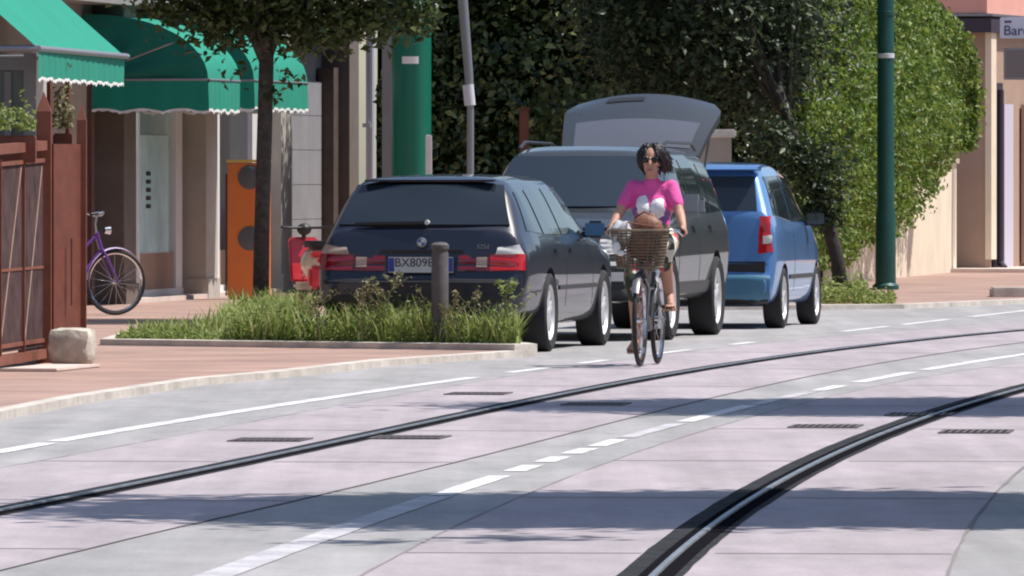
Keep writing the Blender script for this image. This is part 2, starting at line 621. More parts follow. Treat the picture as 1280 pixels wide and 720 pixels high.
mb = MB()
mb.add([(-400, -60, -.02), (400, -60, -.02), (400, 900, -.02), (-400, 900, -.02)], [(0, 1, 2, 3)])
struct('ground', mb, M_asphalt)
mb = MB()
strip(RAIL_A, 12, 150, -9, 5.2, 0, mb, 2)
struct('road', mb, M_asphalt)
for rail in (RAIL_A, RAIL_B):
    mb = MB(); strip(rail, 12, 150, -1.05, 1.05, .003, mb)
    struct('track_slab', mb, M_slab)
    mb = MB(); strip(rail, 12, 150, -.135 if rail is RAIL_B else -.115, .105, .005, mb, wob=.003)
    strip(rail, 12, 150, -.055, -.015, .007, mb, mi=1)
    strip(rail, 12, 150, .015, .075, .007, mb, mi=1)
    struct('rail_bed', mb, [M_band, M_groove])
    mb = MB()
    n = 277
    zs = np.linspace(12, 150, n)
    x = rail(zs)
    rows = []
    for i in range(n):
        rows.append([(x[i] - .015, zs[i], .005), (x[i] - .012, zs[i], .014), (x[i] + .012, zs[i], .014), (x[i] + .015, zs[i], .005)])
    mb.grid(rows)
    struct('guide_rail', mb, M_steel)
    # saw-cut joints across and along the slab
    mb = MB()
    for z in np.arange(13.5, 140, 5.8):
        z = z + random.uniform(-.4, .4)
        for a, b in ((-1.04, -.14), (.14, 1.04)):
            xm = float(rail(z)); dx = float(rail(z + .1) - rail(z - .1)) / .2
            p = [(xm + a, z - dx * a), (xm + b, z - dx * b)]
            mb.add([(p[0][0], p[0][1], .0045), (p[1][0], p[1][1], .0045), (p[1][0], p[1][1] + .05, .0045), (p[0][0], p[0][1] + .05, .0045)], [(0, 1, 2, 3)])
    strip(rail, 12, 150, -1.058, -1.046, .0045, mb, wob=.004)
    strip(rail, 12, 150, 1.046, 1.058, .0045, mb, wob=.004)
    struct('slab_joint', mb, M_joint)

# painted markings
mb = MB()
strip(EDGE, 20, 51.6, -.05, .07, .003, mb, wob=.004)
strip(EDGE, 51.9, 68.2, -.06, .06, .003, mb, wob=.004)
for z0, z1 in ((69.8, 71.6), (73.2, 74.6), (77, 79), (81.2, 82.6), (88, 91), (92, 95.5), (97, 103), (105, 118)):
    strip(EDGE, z0, z1, -.05, .05, .003, mb, wob=.004)
struct('edge_marking', mb, M_mark)
mb = MB()
for z0, z1 in ((43.2, 46.0), (46.7, 47.7), (48.2, 49.1), (49.6, 50.6), (51.0, 52.3), (56.0, 60), (64, 65.6), (66.6, 70.0), (70.8, 77.5), (78.5, 92)):
    strip(CENTRE, z0, z1, -.055, .055, .003, mb, wob=.004)
struct('centre_marking', mb, M_mark)
mb = MB()
strip(CENTRE, 28, 43.1, -.07, .07, .003, mb, wob=.004)
strip(CENTRE, 52.6, 55.7, -.05, .05, .003, mb, wob=.004)
strip(CENTRE, 60.2, 63.8, -.05, .05, .003, mb, wob=.004)
struct('worn_centre_marking', mb, M_markworn)

# cast iron drain slots beside the rails
first = None
k = 0
for px, py in ((1032, 534), (1220, 541), (512, 548), (598, 493), (338, 551), (745, 506), (1150, 519)):
    x, z = G(px, py)
    g = MB()
    g.bbox((0, 0, .001), (.40, .62, .006), .002)
    for i in range(9):
        g.box((-.16 + i * .04, 0, .0036), (.016, .54, .001), mi=1)
    o = g.build('drain_grate', [M_grate, M_groove], org=None)
    o.location = (x, z, .006)
    o.rotation_euler.z = -.1
    tag(o, ('dark iron drain slot just left of the bright steel rail near the street bend',
            'dark iron drain slot right of the bright steel rail by the shade band',
            'dark iron drain slot below the far rail, in front of the dashes',
            'dark iron drain slot between the far rail and the white edge line',
            'dark iron drain slot beside the far rail, the leftmost one',
            'dark iron drain slot just past the far rail, under the cyclist',
            'dark iron drain slot in the shade between rail and centre line')[k], 'drain', 'drain slots along the tram rails')
    k += 1

# pavement: left side with the shop fronts, kerb line, bay for the parked cars
kerb_px = [(0, 525), (100, 505), (250, 482), (350, 473), (480, 458), (600, 450)]
kp = [G(*p) for p in kerb_px]
lead = [(-4.2, 30.0), (-3.6, 45.0)]
bay = [(.10, 76.0), (.16, 76.6), (-.05, 77.0), (-1.95, 78.2), (-1.75, 84), (-.75, 90), (.5, 97), (1.6, 101.8), (3.3, 102.3), (4.2, 102.9), (5.7, 107), (7.4, 113.5), (9.4, 120), (12.5, 129), (17, 140), (24, 155)]
edge = lead + kp + bay


def inset(pts, d):
    out = []
    for i, p in enumerate(pts):
        a = Vector(pts[max(0, i - 1)]); b = Vector(pts[min(len(pts) - 1, i + 1)])
        t = (b - a).normalized()
        nrm = Vector((-t.y, t.x))
        out.append((p[0] + nrm.x * d, p[1] + nrm.y * d))
    return out


mb = MB()
H_P = .05
outer = edge
inn = inset(edge, .10)
rows = []
for (a, b) in zip(outer, inn):
    rows.append([(a[0], a[1], -.01), (a[0], a[1], H_P), (b[0], b[1], H_P + .004), (b[0], b[1], 0)])
mb.grid(rows)
struct('kerb', mb, M_kerb)
mb = MB()
poly = [(p[0], p[1], H_P) for p in inset(edge, .05)]
poly = [(-60, 30, H_P)] + poly + [(24, 200, H_P), (-60, 200, H_P)]
bm = bmesh.new()
vs = [bm.verts.new(p) for p in poly]
f = bm.faces.new(vs)
bmesh.ops.triangulate(bm, faces=[f])
bm.verts.index_update()
mb.add([v.co for v in bm.verts], [tuple(v.index for v in q.verts) for q in bm.faces])
bm.free()
struct('pavement', mb, M_brickpave)
# the far side of the street (outside the picture)
mb = MB()
strip(RAIL_B, 12, 150, 2.2, 2.32, .1, mb, 2)
strip(RAIL_B, 12, 150, 2.33, 7, .105, mb, 2)
struct('opposite_pavement', mb, [M_kerb])

# ------------------------------------------------------------------ planter island with grass
pl_front = [(-3.36, 78.3), (-2.2, 77.4), (-1.0, 76.55), (.02, 75.85)]
pl_tip = [(.20, 76.1), (.12, 76.75)]
pl_back = [(-1.85, 78.0), (-1.95, 84), (-1.75, 92), (-2.7, 92), (-2.75, 84.5), (-3.3, 83.5)]
pl = pl_front + pl_tip + pl_back
pt = thing('planter', (-1.5, 77.5, 0), 0, 'low kerbed planting bed of earth around the bollard and small street tree', 'planting bed')
mb = MB()
n = len(pl)
inn = []
cx = (-1.7, 79.5)
for i, p in enumerate(pl):
    a = Vector(pl[i - 1]); b = Vector(pl[(i + 1) % n])
    t = (b - a).normalized()
    inn.append((p[0] - t.y * .13, p[1] + t.x * .13))
for i in range(n):
    j = (i + 1) % n
    a, b, c, d = pl[i], pl[j], inn[j], inn[i]
    mb.add([(a[0], a[1], 0), (b[0], b[1], 0), (b[0], b[1], .10), (a[0], a[1], .10), (d[0], d[1], .105), (c[0], c[1], .105), (d[0], d[1], .02), (c[0], c[1], .02)],
           [(0, 1, 2, 3), (3, 2, 5, 4), (4, 5, 7, 6)])
mb.build('kerb_edge', M_kerb, pt, org=(-1.5, 77.5, 0))
mb = MB()
bm = bmesh.new()
f = bm.faces.new([bm.verts.new((p[0], p[1], .085)) for p in inn])
bmesh.ops.triangulate(bm, faces=[f])
bm.verts.index_update()
mb.add([v.co for v in bm.verts], [tuple(v.index for v in q.verts) for q in bm.faces])
bm.free()
mb.build('soil', M_earth, pt, org=(-1.5, 77.5, 0))


def inside(p, poly):
    c = False
    j = len(poly) - 1
    for i in range(len(poly)):
        if (poly[i][1] > p[1]) != (poly[j][1] > p[1]) and p[0] < (poly[j][0] - poly[i][0]) * (p[1] - poly[i][1]) / (poly[j][1] - poly[i][1]) + poly[i][0]:
            c = not c
        j = i
    return c


V, F = [], []
cnt = 0
clump = [(random.uniform(-3.3, .2), random.uniform(75.8, 92), random.uniform(.5, 1.4)) for _ in range(90)]
for _ in range(60000):
    x = random.uniform(-3.4, .2); y = random.uniform(75.8, 92)
    if not inside((x, y), inn): continue
    if y > 79.5 and random.random() > .6: continue
    tall = 1.0
    for cx_, cy_, ch in clump:
        if abs(cx_ - x) < .25 and abs(cy_ - y) < .3: tall = max(tall * .8, ch)
    h = random.uniform(.12, .34) * tall
    if y > 79.6 and x < -2.6: h *= .4
    elif y > 80: h *= .75
    elif x < -2.2: h *= .25
    if x < -2.3 and random.random() < .72: continue
    a = random.uniform(0, 2 * math.pi)
    w = random.uniform(.006, .013)
    lx, ly = math.cos(a) * h * random.uniform(.1, 1.0), math.sin(a) * h * random.uniform(.1, 1.0)
    dx, dy = math.cos(a + 1.57) * w, math.sin(a + 1.57) * w
    b = len(V)
    z = .10
    V += [(x - dx, y - dy, z), (x + dx, y + dy, z), (x + dx * .7 + lx * .4, y + dy * .7 + ly * .4, z + h * .6), (x - dx * .7 + lx * .4, y - dy * .7 + ly * .4, z + h * .6), (x + lx, y + ly, z + h)]
    F += [(b, b + 1, b + 2, b + 3), (b + 3, b + 2, b + 4)]
mb = MB(); mb.v, mb.f, mb.m = V, F, [0] * len(F)
o = mb.build('grass', M_grass, fix=False)
tag(o, 'unmown green grass and weeds filling the planting bed', 'grass', kind='stuff')


def weed(px, top, Z, lean, label, dry=True, branches=7):
    x = PX(px, Z)
    h = PZ(top, Z) - .1
    t = MB()
    pts = [(x + lean * h * (q ** 1.5), Z, .1 + h * q) for q in (0, .35, .7, 1)]
    t.tube(pts, [.007, .006, .005, .003], 5)
    P, Nn = [], []
    for i in range(branches):
        q = random.uniform(.3, 1)
        b0 = Vector((x + lean * h * q ** 1.5, Z, .1 + h * q))
        a = random.uniform(0, 6.28)
        L = random.uniform(.08, .22) * (1.3 - q * .6)
        b1 = b0 + Vector((math.cos(a) * L, math.sin(a) * L, L * .8))
        t.tube([b0, b1], [.004, .002], 4)
        for k in range(10):
            P.append(b0.lerp(b1, random.uniform(.3, 1.1)) + Vector([random.gauss(0, .012) for _ in range(3)])); Nn.append((0, 0, 1))
    for k in range(20):
        q = random.uniform(.1, 1)
        P.append(Vector((x + lean * h * q ** 1.5 + random.gauss(0, .02), Z + random.gauss(0, .02), .1 + h * q))); Nn.append((0, 0, 1))
    root = thing('weed', (x, Z, .1), 0, label, 'weed', 'tall weeds in the planting bed')
    t.build('stem', M_weed, root, org=(x, Z, .1))
    scatter('foliage', np.array([tuple(p) for p in P]), np.array(Nn, float), .04, M_weed if dry else M_grass, root, org=(x, Z, .1))


weed(452, 350, 76.8, .02, 'dry branching weed before the dark estate car, left of the number plate', branches=9)
weed(475, 340, 76.85, .25, 'feathery pale weed leaning before the number plate', branches=14)
weed(528, 372, 76.6, .05, 'short grey weed just left of the dark bollard', branches=6)
weed(592, 370, 76.4, .05, 'seed-headed weed right of the dark bollard', branches=6)
weed(628, 348, 76.3, .1, 'tall green weed by the corner of the rear bumper', dry=False, branches=10)
weed(400, 372, 77.0, -.15, 'drooping weed at the outer corner of the estate car', branches=7)
weed(572, 378, 76.35, -.1, 'low weed with pale flower heads beside the bollard', branches=8)

# mixed broad-leaved weeds among the grass
P = []
while len(P) < 9000:
    x = random.uniform(-3.3, .2); y = random.uniform(75.9, 79.5)
    if not inside((x, y), inn): continue
    hh_ = min(.36, abs(random.gauss(0, .15))) * (.2 if x < -2.3 else 1)
    hh_ *= .6 + .6 * abs(math.sin(x * 3.1 + 1) * math.sin(y * 2.3 + x))
    P.append((x, y, .09 + hh_))
o = scatter('ground_weeds', np.array(P), np.tile([0, -.2, .8], (len(P), 1)), .05, M_grass, asp=.35)
tag(o, 'low broad-leaved weeds mixed into the grass behind the estate car', 'weeds', kind='stuff')

# bollard
bx = PX(550, 76.55)
mb = MB()
mb.lathe([(0, 0), (.068, 0), (.068, .71), (.062, .725), (.062, .74), (.072, .75), (.072, .78), (.05, .80), (0, .805)], n=18)
o = mb.build('bollard', M_bollard, smooth=40)
o.location = (bx, 76.55, .1)
tag(o, 'dark round bollard standing in the grass behind the estate car', 'bollard')


# ------------------------------------------------------------------ trees
def tree(name, base, trunk, radii, crown_c, crown_r, nclump, per, size, m, label, cat, group=None, bark=M_bark, limbs=7, extra_clumps=(), low=.2, spread=.28):
    root = thing(name, base, 0, label, cat, group)
    t = MB()
    t.tube(trunk, radii, 10)
    top = Vector(trunk[-1])
    for i in range(limbs):
        d = Vector((random.gauss(0, 1), random.gauss(0, 1), random.uniform(.1, 1.2))).normalized()
        e = Vector(crown_c) + Vector((d.x * crown_r[0], d.y * crown_r[1], d.z * crown_r[2])) * .75
        s = top.lerp(Vector(trunk[-2]), random.uniform(0, .7))
        mid = s.lerp(e, .5) + Vector((random.gauss(0, .08), random.gauss(0, .08), .12))
        t.tube([s, mid, e], [radii[-1] * .75, radii[-1] * .45, .01], 6)
    t.build('trunk', bark, root, org=base, smooth=180)
    P, Nn = crown_points(crown_c, crown_r, nclump, per, spread, low)
    for c, k, sp in extra_clumps:
        P = np.concatenate([P, np.array(c) + rng.normal(0, sp, (k, 3)) * np.array([1, 1, .8])])
        Nn = np.concatenate([Nn, np.tile([0, 0, 1.], (k, 1))])
    scatter('crown', P, Nn, size, m, root, org=base)
    return root


# small street tree in the planter
TZ = 91.0
tx = PX(328, TZ)
ex = []
for px, py, k, sp in ((235, 10, 300, .18), (270, 24, 260, .15), (310, 24, 380, .18), (360, 30, 420, .2), (420, 26, 380, .18), (470, 22, 320, .16), (520, 18, 240, .12), (290, 8, 400, .2), (390, 8, 400, .2), (275, 62, 26, .07), (296, 45, 40, .12), (372, 62, 30, .09), (250, 10, 160, .2), (330, 20, 260, .22), (420, 20, 240, .2), (480, 28, 220, .15), (520, 20, 160, .13), (190, 6, 60, .12), (400, 45, 90, .12), (215, 18, 70, .12), (365, 100, 14, .05), (345, 118, 16, .05), (300, 90, 16, .07)):
    ex.append(((PX(px, TZ), TZ + random.uniform(-.3, .3), PZ(py, TZ)), k, sp))
tree('street_tree', (tx, TZ, .1), [(tx - .02, TZ, .05), (tx + .0, TZ, 1.1), (tx + .03, TZ, 2.2), (tx + .05, TZ, 3.0)], [.085, .075, .075, .07],
     (tx + .1, TZ, 4.35), (1.85, 1.8, 1.5), 290, 105, .095, M_leaf_tree,
     'slim street tree with a dark leafy crown, growing in the planting bed before the awnings', 'tree', extra_clumps=ex, bark=M_bark)

# leaning tree at the hedge corner, beyond the blue hatchback
tz = 104.6
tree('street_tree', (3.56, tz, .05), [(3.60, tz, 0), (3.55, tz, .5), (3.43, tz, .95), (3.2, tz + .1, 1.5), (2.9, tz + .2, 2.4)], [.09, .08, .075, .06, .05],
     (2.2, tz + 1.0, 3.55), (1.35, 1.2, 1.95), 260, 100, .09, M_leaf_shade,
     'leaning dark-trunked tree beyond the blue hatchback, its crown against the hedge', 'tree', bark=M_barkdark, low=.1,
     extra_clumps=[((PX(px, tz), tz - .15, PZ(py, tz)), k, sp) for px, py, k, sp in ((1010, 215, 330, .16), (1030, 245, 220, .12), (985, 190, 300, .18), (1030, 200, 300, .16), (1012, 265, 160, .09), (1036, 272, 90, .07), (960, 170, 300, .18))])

# trees on the far pavement whose shade falls across the road
tree('shade_tree', (4.1, 42, .1), [(4.1, 42, 0), (4.05, 42, 1.6), (4.0, 42, 3.2), (3.9, 42, 4.6)], [.17, .14, .12, .1],
     (4.35, 41.7, 6.3), (2.75, 2.15, 1.3), 400, 110, .17, M_leaf_tree, 'street tree on the opposite pavement throwing the wide shade band across the near road', 'tree', 'trees along the opposite pavement', low=.0, spread=.3, extra_clumps=[((1.75, 42.6, 6.1), 160, .22), ((1.55, 41.0, 6.2), 120, .2), ((1.35, 43.4, 6.0), 70, .15), ((3.2, 38.4, 6.0), 80, .15), ((2.6, 38.1, 6.0), 50, .12)])
tree('shade_tree', (7.0, 60, .1), [(7.0, 60, 0), (6.9, 60, 1.6), (6.8, 60, 3.4), (6.6, 60, 4.8)], [.17, .14, .12, .1],
     (6.6, 60, 6.6), (3.3, 2.3, 1.3), 420, 110, .17, M_leaf_tree, 'street tree on the opposite pavement shading the tram rails at the bend', 'tree', 'trees along the opposite pavement', low=.0, spread=.3)


# ------------------------------------------------------------------ hedge (a clipped L: end face towards us, long face along the street)
def hedge():
    A, B, C = np.array([-1.6, 112.8]), np.array([3.40, 112.0]), np.array([6.10, 130.5])
    root = thing('hedge', (3.4, 114, 0), 0, 'tall clipped green hedge turning the corner behind the parked cars, sunlit along the street', 'hedge')
    org = (3.4, 114, 0)

    def prof(z, street, u):
        # outward bulge of the clipped face by height
        if street:
            base = np.interp(z, [0, .7, 1.4, 2.2, 3.2, 4.2], [-.35, -.25, -.05, .12, .10, -.05])
        else:
            base = np.interp(z, [0, .5, 2.4, 4.2], [-.2, 0, 0, -.15])
            base -= np.clip(z - 2.5, 0, 2) * np.clip(1 - u * 2.2, 0, 1) * .7
        return base

    def face(P0, P1, n, zlo, zhi, street, size):
        d = P1 - P0
        L = np.linalg.norm(d)
        t = d / L
        nr = np.array([t[1], -t[0]])
        u = rng.uniform(0, 1, n)
        z = rng.uniform(zlo, zhi, n)
        off = prof(z, street, u)
        cs = rng.uniform(0, 1, (int(L * 22), 3))
        d2 = ((u[:, None] - cs[None, :, 0]) * L) ** 2 + (z[:, None] - zlo - cs[None, :, 1] * (zhi - zlo)) ** 2
        amp = .26 if street else .34
        bump = (np.max(np.exp(-d2 / .045) * (.4 + .6 * cs[None, :, 2]), axis=1) - .45) * amp * 1.5
        dep = -np.abs(rng.normal(0, .12, n)) + rng.normal(0, .03, n)
        o = off + bump + dep
        P = np.stack([P0[0] + t[0] * u * L + nr[0] * o, P0[1] + t[1] * u * L + nr[1] * o, z], 1)
        N = np.tile([nr[0], nr[1], .55], (n, 1))
        # stray sprigs at the ragged lower edge
        return P, N
    P1, N1 = face(A, B, 11000, .15, 4.3, False, .09)
    P2, N2 = face(B, C, 42000, .25, 4.25, True, .06)
    keep = (P2[:, 2] > np.interp(P2[:, 1], [112, 119.5, 122.4, 127.6, 130.5], [.12, .25, .55, .95, 1.75]) + np.abs(rng.normal(0, .12, len(P2))) - .1)
    zmax = lambda z: np.interp(z, [1.7, 2.6, 3.1, 3.5, 3.85, 4.2], [130.5, 130.9, 130.3, 128.3, 125, 121.5])
    keep &= P2[:, 1] < zmax(P2[:, 2]) + rng.normal(0, .25, len(P2))
    P2, N2 = P2[keep], N2[keep]
    # rounded corner
    n = 9000
    a = rng.uniform(-1.6, 0.0, n)
    z = rng.uniform(.2, 4.25, n)
    r = .35 + rng.normal(0, .05, n) - np.abs(rng.normal(0, .1, n))
    P3 = np.stack([B[0] - .32 + r * np.cos(a), B[1] + .35 + r * np.sin(a), z], 1)
    N3 = np.stack([np.cos(a), np.sin(a), np.full(n, .55)], 1)
    # far rounded end of the street face
    a = rng.uniform(-.3, 1.6, 6000)
    z = rng.uniform(1.75, 4.2, 6000)
    back = zmax(z) - 130.5
    r = .5 + prof(z, True, 1) + rng.normal(0, .06, 6000)
    P4 = np.stack([C[0] - .45 + r * np.cos(a) + back * .16, C[1] + .1 + r * np.sin(a) + back, z], 1)
    N4 = np.stack([np.cos(a), np.sin(a), np.full(6000, .55)], 1)
    # top
    n = 9000
    u = rng.uniform(0, 1, n)
    Q = B + (C - B) * u[:, None]
    P5 = np.stack([Q[:, 0] - rng.uniform(0, 1.4, n), Q[:, 1], np.interp(Q[:, 1], [112, 121.5, 125, 128.3, 130.5], [4.25, 4.2, 3.85, 3.5, 3.05]) + rng.normal(0, .08, n)], 1)
    u = rng.uniform(0, 1, n)
    Q = A + (B - A) * u[:, None]
    P6 = np.stack([Q[:, 0], Q[:, 1] + rng.uniform(0, 1.8, n), 4.2 - .9 * np.clip(1 - u * 2.2, 0, 1) * (1 - rng.uniform(0, 1, n)) + rng.normal(0, .1, n)], 1)
    up = np.tile([0, 0, 1.], (n, 1))
    core = MB()
    core.prism([(A[0], A[1] + 1.3), (B[0] - .75, B[1] + .6), (C[0] - .95, C[1] - .3), (C[0] - 2.2, C[1]), (B[0] - 2, B[1] + 2.6), (A[0], A[1] + 2.8)], 'z', .35, 2.9)
    core.prism([(A[0], A[1] + 1.3), (B[0] - .75, B[1] + .6), (B[0] + .6, B[1] + 9), (B[0] - .6, B[1] + 9), (B[0] - 2, B[1] + 2.6), (A[0], A[1] + 2.8)], 'z', 2.9, 4.0)
    core.prism([(A[0], A[1] + .42), (B[0] - .76, B[1] + .42), (B[0] - .76, B[1] + 1.25), (A[0], A[1] + 1.25)], 'z', .2, 2.5)
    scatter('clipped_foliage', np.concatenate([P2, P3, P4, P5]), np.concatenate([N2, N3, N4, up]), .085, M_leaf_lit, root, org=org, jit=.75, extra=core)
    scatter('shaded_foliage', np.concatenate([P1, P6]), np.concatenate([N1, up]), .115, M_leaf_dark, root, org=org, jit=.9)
    # hanging sprigs and stems below
    for u in np.linspace(.03, .40, 6):
        st = MB()
        q = B + (C - B) * u
        x, y = q[0] - .65, q[1]
        st.tube([(x, y, 0), (x + random.uniform(-.05, .05), y, .7), (x + .1, y, 1.6)], [.03, .026, .02], 6)
        st.build('stem', M_barkdark, root, org=org)


hedge()

# weeds at the foot of the hedge
P = []
for _ in range(3000):
    px = random.uniform(1028, 1118)
    Z = random.uniform(103, 106)
    P.append((PX(px, Z), Z, .05 + abs(random.gauss(0, .09)) * (1.2 if px < 1085 else .5)))
o = scatter('undergrowth', np.array(P), np.tile([0, 0, 1.], (len(P), 1)), .07, M_grass, asp=.35)
tag(o, 'patch of low green weeds at the foot of the hedge and lamp post', 'weeds', kind='stuff')


# ------------------------------------------------------------------ shop building on the left
FA = math.atan(.141)
ORG = (.141 * 100 - 18.65, 100.0, .05)
shop = thing('shop_building', ORG, -FA, 'grey plastered shop building with pilasters, glazed shop front and shutters along the pavement', 'building')


def ly(px):   # distance along the facade for a photo column on the front line
    Z = 18.65 / (.141 - (px - 640) / FPX)
    return (Z - 100) / math.cos(FA)


mb = MB()
y0, y1 = -24, ly(458)
mb.box((-3.2, (y0 + y1) / 2, 3.4), (5.7, y1 - y0, 6.8))
mb.box((-3.18, (y0 + y1) / 2, 6.9), (6.3, y1 - y0 + .5, .22))
mb.build('wall', M_plaster, shop)
# pilasters with their fronts on the pavement line
PIL = [ly(437) - 5.15 * k for k in range(9)]
for i, yp in enumerate(PIL):
    mb = MB()
    mb.box((-.178, yp + .37, 1.6), (.353, .74, 3.2))
    mb.box((-.165, yp + .37, .11), (.386, .78, .22))
    mb.build('pilaster', M_brownpil if i == 3 or i == 0 else M_pil, shop)
mb = MB()
mb.box((-.13, (y0 + y1) / 2, 3.32), (.42, y1 - y0, .235))
mb.build('string_course', M_plaster, shop)
for yp in PIL[1:]:
    # upper window over each bay
    f = MB()
    f.box((-.33, yp + 3.0, 5.0), (.06, 1.3, 1.5))
    f.box((-.30, yp + 3.0, 4.22), (.16, 1.5, .06))
    w = f.build('window', M_frame, shop)
    g = MB(); g.box((-.298, yp + 3.0, 5.0), (.02, 1.16, 1.36)); g.box((-.285, yp + 3.0, 5.0), (.02, .06, 1.36), mi=1)
    g.build('pane', [M_glassdark, M_frame], w)


def bay_glazing(yp, m_glass, poster=False, low=.42):
    """framed shop window between two pilasters, set back from their fronts"""
    a, b = yp + .76, yp + 5.13
    f = MB()
    f.box((-.30, (a + b) / 2, .06), (.09, b - a, .12))
    f.box((-.30, (a + b) / 2, 2.5), (.09, b - a, .14))
    for q, w_ in ((a + .05, .14), (a + 1.5, .14), (b - .33, .42)):
        f.box((-.296, q, 1.28), (.094, w_, 2.31))
    w = f.build('shop_window', M_white, shop)
    g = MB()
    g.box((-.318, (a + b) / 2, 1.3), (.02, b - a - .1, 2.3))
    g.build('pane', m_glass, w)
    s = MB(); s.box((-.31, (a + b) / 2, low / 2 + .1), (.05, b - a - .2, low))
    s.build('stall_riser', M_tanwall, w)
    if poster:
        p = MB(); p.box((-.304, b - 1.62, 1.15), (.012, 1.75, 1.35))
        for k in range(5):
            p.box((-.294, b - 2.02, 1.40 - k * .09), (.008, .26, .045), mi=1)
        p.box((-.294, b - 1.62, .5), (.008, 1.75, .06), mi=2)
        p.build('poster', [M_poster, M_ink, M_white], w)
    t = MB(); t.box((-.19, (a + b) / 2, .02), (.42, b - a, .06))
    t.build('threshold', M_paleslab, shop)


bay_glazing(PIL[3], M_glassblue, True)
bay_glazing(PIL[2], M_glassdark)
bay_glazing(PIL[5], M_glassdark)
bay_glazing(PIL[6], M_glassdark)
# door bay (dark brown door with maroon jamb)
yp = PIL[4]
mb = MB(); mb.box((-.31, yp + 2.9, 1.2), (.07, 4.1, 2.4))
d = mb.build('door', M_brownwood, shop)
mb = MB()
for q in (1.2, 2.25, 3.3, 4.6):
    mb.box((-.262, yp + q, 1.2), (.05, .14, 2.38))
mb.build('jamb', M_maroon, d)
# shutter bay
yp = PIL[1]
mb = MB()
for k in range(6):
    mb.bbox((-.30, yp + 2.95, .215 + k * .42), (.045, 4.2, .418), .004)
mb.build('roller_shutter', M_shutter, shop)
for q, w in ((.95, .3), (4.9, .36)):
    mb = MB(); mb.box((-.23, yp + q, 1.35), (.2, w, 2.7))
    mb.build('shutter_guide', M_brownwood, shop)
# downpipe and end return with dark opening
mb = MB()
mb.tube([(.06, y1 - .05, .05), (.06, y1 - .05, 6.6)], .06, 12)
mb.box((.02, y1 - .05, 2.0), (.1, .16, .05)); mb.box((.02, y1 - .05, 4.5), (.1, .16, .05))
mb.build('downpipe', M_frame, shop)

# porch post and big green round column past the corner
gz = 112.4
mb = MB()
mb.box((0, 0, 2.2), (.12, .12, 4.4)); mb.box((0, 0, .03), (.22, .22, .06))
o = mb.build('porch_post', M_greypaint)
o.location = (PX(484, gz), gz, .05)
tag(o, 'grey square post standing just before the big green column', 'post')
cz = 111.0
gc = thing('green_column', (PX(514, cz), cz, .05), 0, 'thick glossy green round column beyond the shop corner with a small white label', 'column')
mb = MB()
mb.lathe([(0, 0), (.27, 0), (.27, .12), (.232, .14), (.232, 4.5), (.27, 4.52), (.27, 4.6), (0, 4.66)], n=40)
mb.build('shaft', M_greencol, gc, smooth=40)
mb = MB()
n = 8
rows = []
for i in range(2):
    rows.append([(.236 * math.cos(R(-92 + (k - n / 2) * 6)), .236 * math.sin(R(-92 + (k - n / 2) * 6)), PZ(80, cz) - .05 + i * .085) for k in range(n + 1)])
mb.grid(rows)
mb.build('label_plate', M_white, gc)
# thin white marker post by the column
mb = MB()
mb.bbox((0, 0, .92), (.075, .05, 1.84), .01)
mb.box((0, -.027, 1.35), (.06, .006, .02), mi=1)
o = mb.build('marker_post', [M_white, M_greypaint])
wz = 109.0
o.location = (PX(536, wz), wz, .05)
tag(o, 'slim white post at the right foot of the big green column', 'post')

# sign pole
sz = 96.0
sp = thing('sign_pole', (PX(588, sz), sz, .05), 0, 'thin grey metal pole rising behind the estate car, slightly tilted', 'pole')
mb = MB()
dx = PX(578, sz) - PX(588, sz)
mb.tube([(0, 0, 0), (0, 0, PZ(140, sz)), (dx * .2, 0, PZ(100, sz)), (dx, 0, PZ(0, sz)), (dx * 1.4, 0, 4.2)], [.035, .035, .044, .05, .05], 12)
mb.build('shaft', M_alu, sp, smooth=50)
mb = MB()
mb.tube([(dx * .05, 0, PZ(138, sz)), (dx * .3, 0, PZ(112, sz))], .056, 12)
mb.build('collar', M_frame, sp, smooth=50)

# gate pillar and red post in front of the hedge
pz = 103.0
g = thing('gate_pillar', (PX(893, pz), pz, .05), 0, 'square brown pillar with a pale flat cap, behind the blue hatchback roof', 'pillar')
w = PX(914, pz) - PX(872, pz)
top = PZ(168, pz)
mb = MB(); mb.bbox((0, 0, top / 2 - .05), (w, w, top - .05), .01); mb.build('shaft', M_pillar, g)
mb = MB(); mb.bbox((0, 0, top - .04), (w + .1, w + .1, .09), .015); mb.build('cap', M_kerb, g)
pz = 108.0
mb = MB(); mb.bbox((0, 0, PZ(142, pz) / 2), (.11, .11, PZ(142, pz)), .008)
mb.box((0, 0, PZ(142, pz) + .01), (.13, .13, .02))
o = mb.build('gate_post', M_redpost)
o.location = (PX(655, pz), pz, .05)
tag(o, 'rusty reddish square post before the dark hedge, above the dark SUV', 'post')


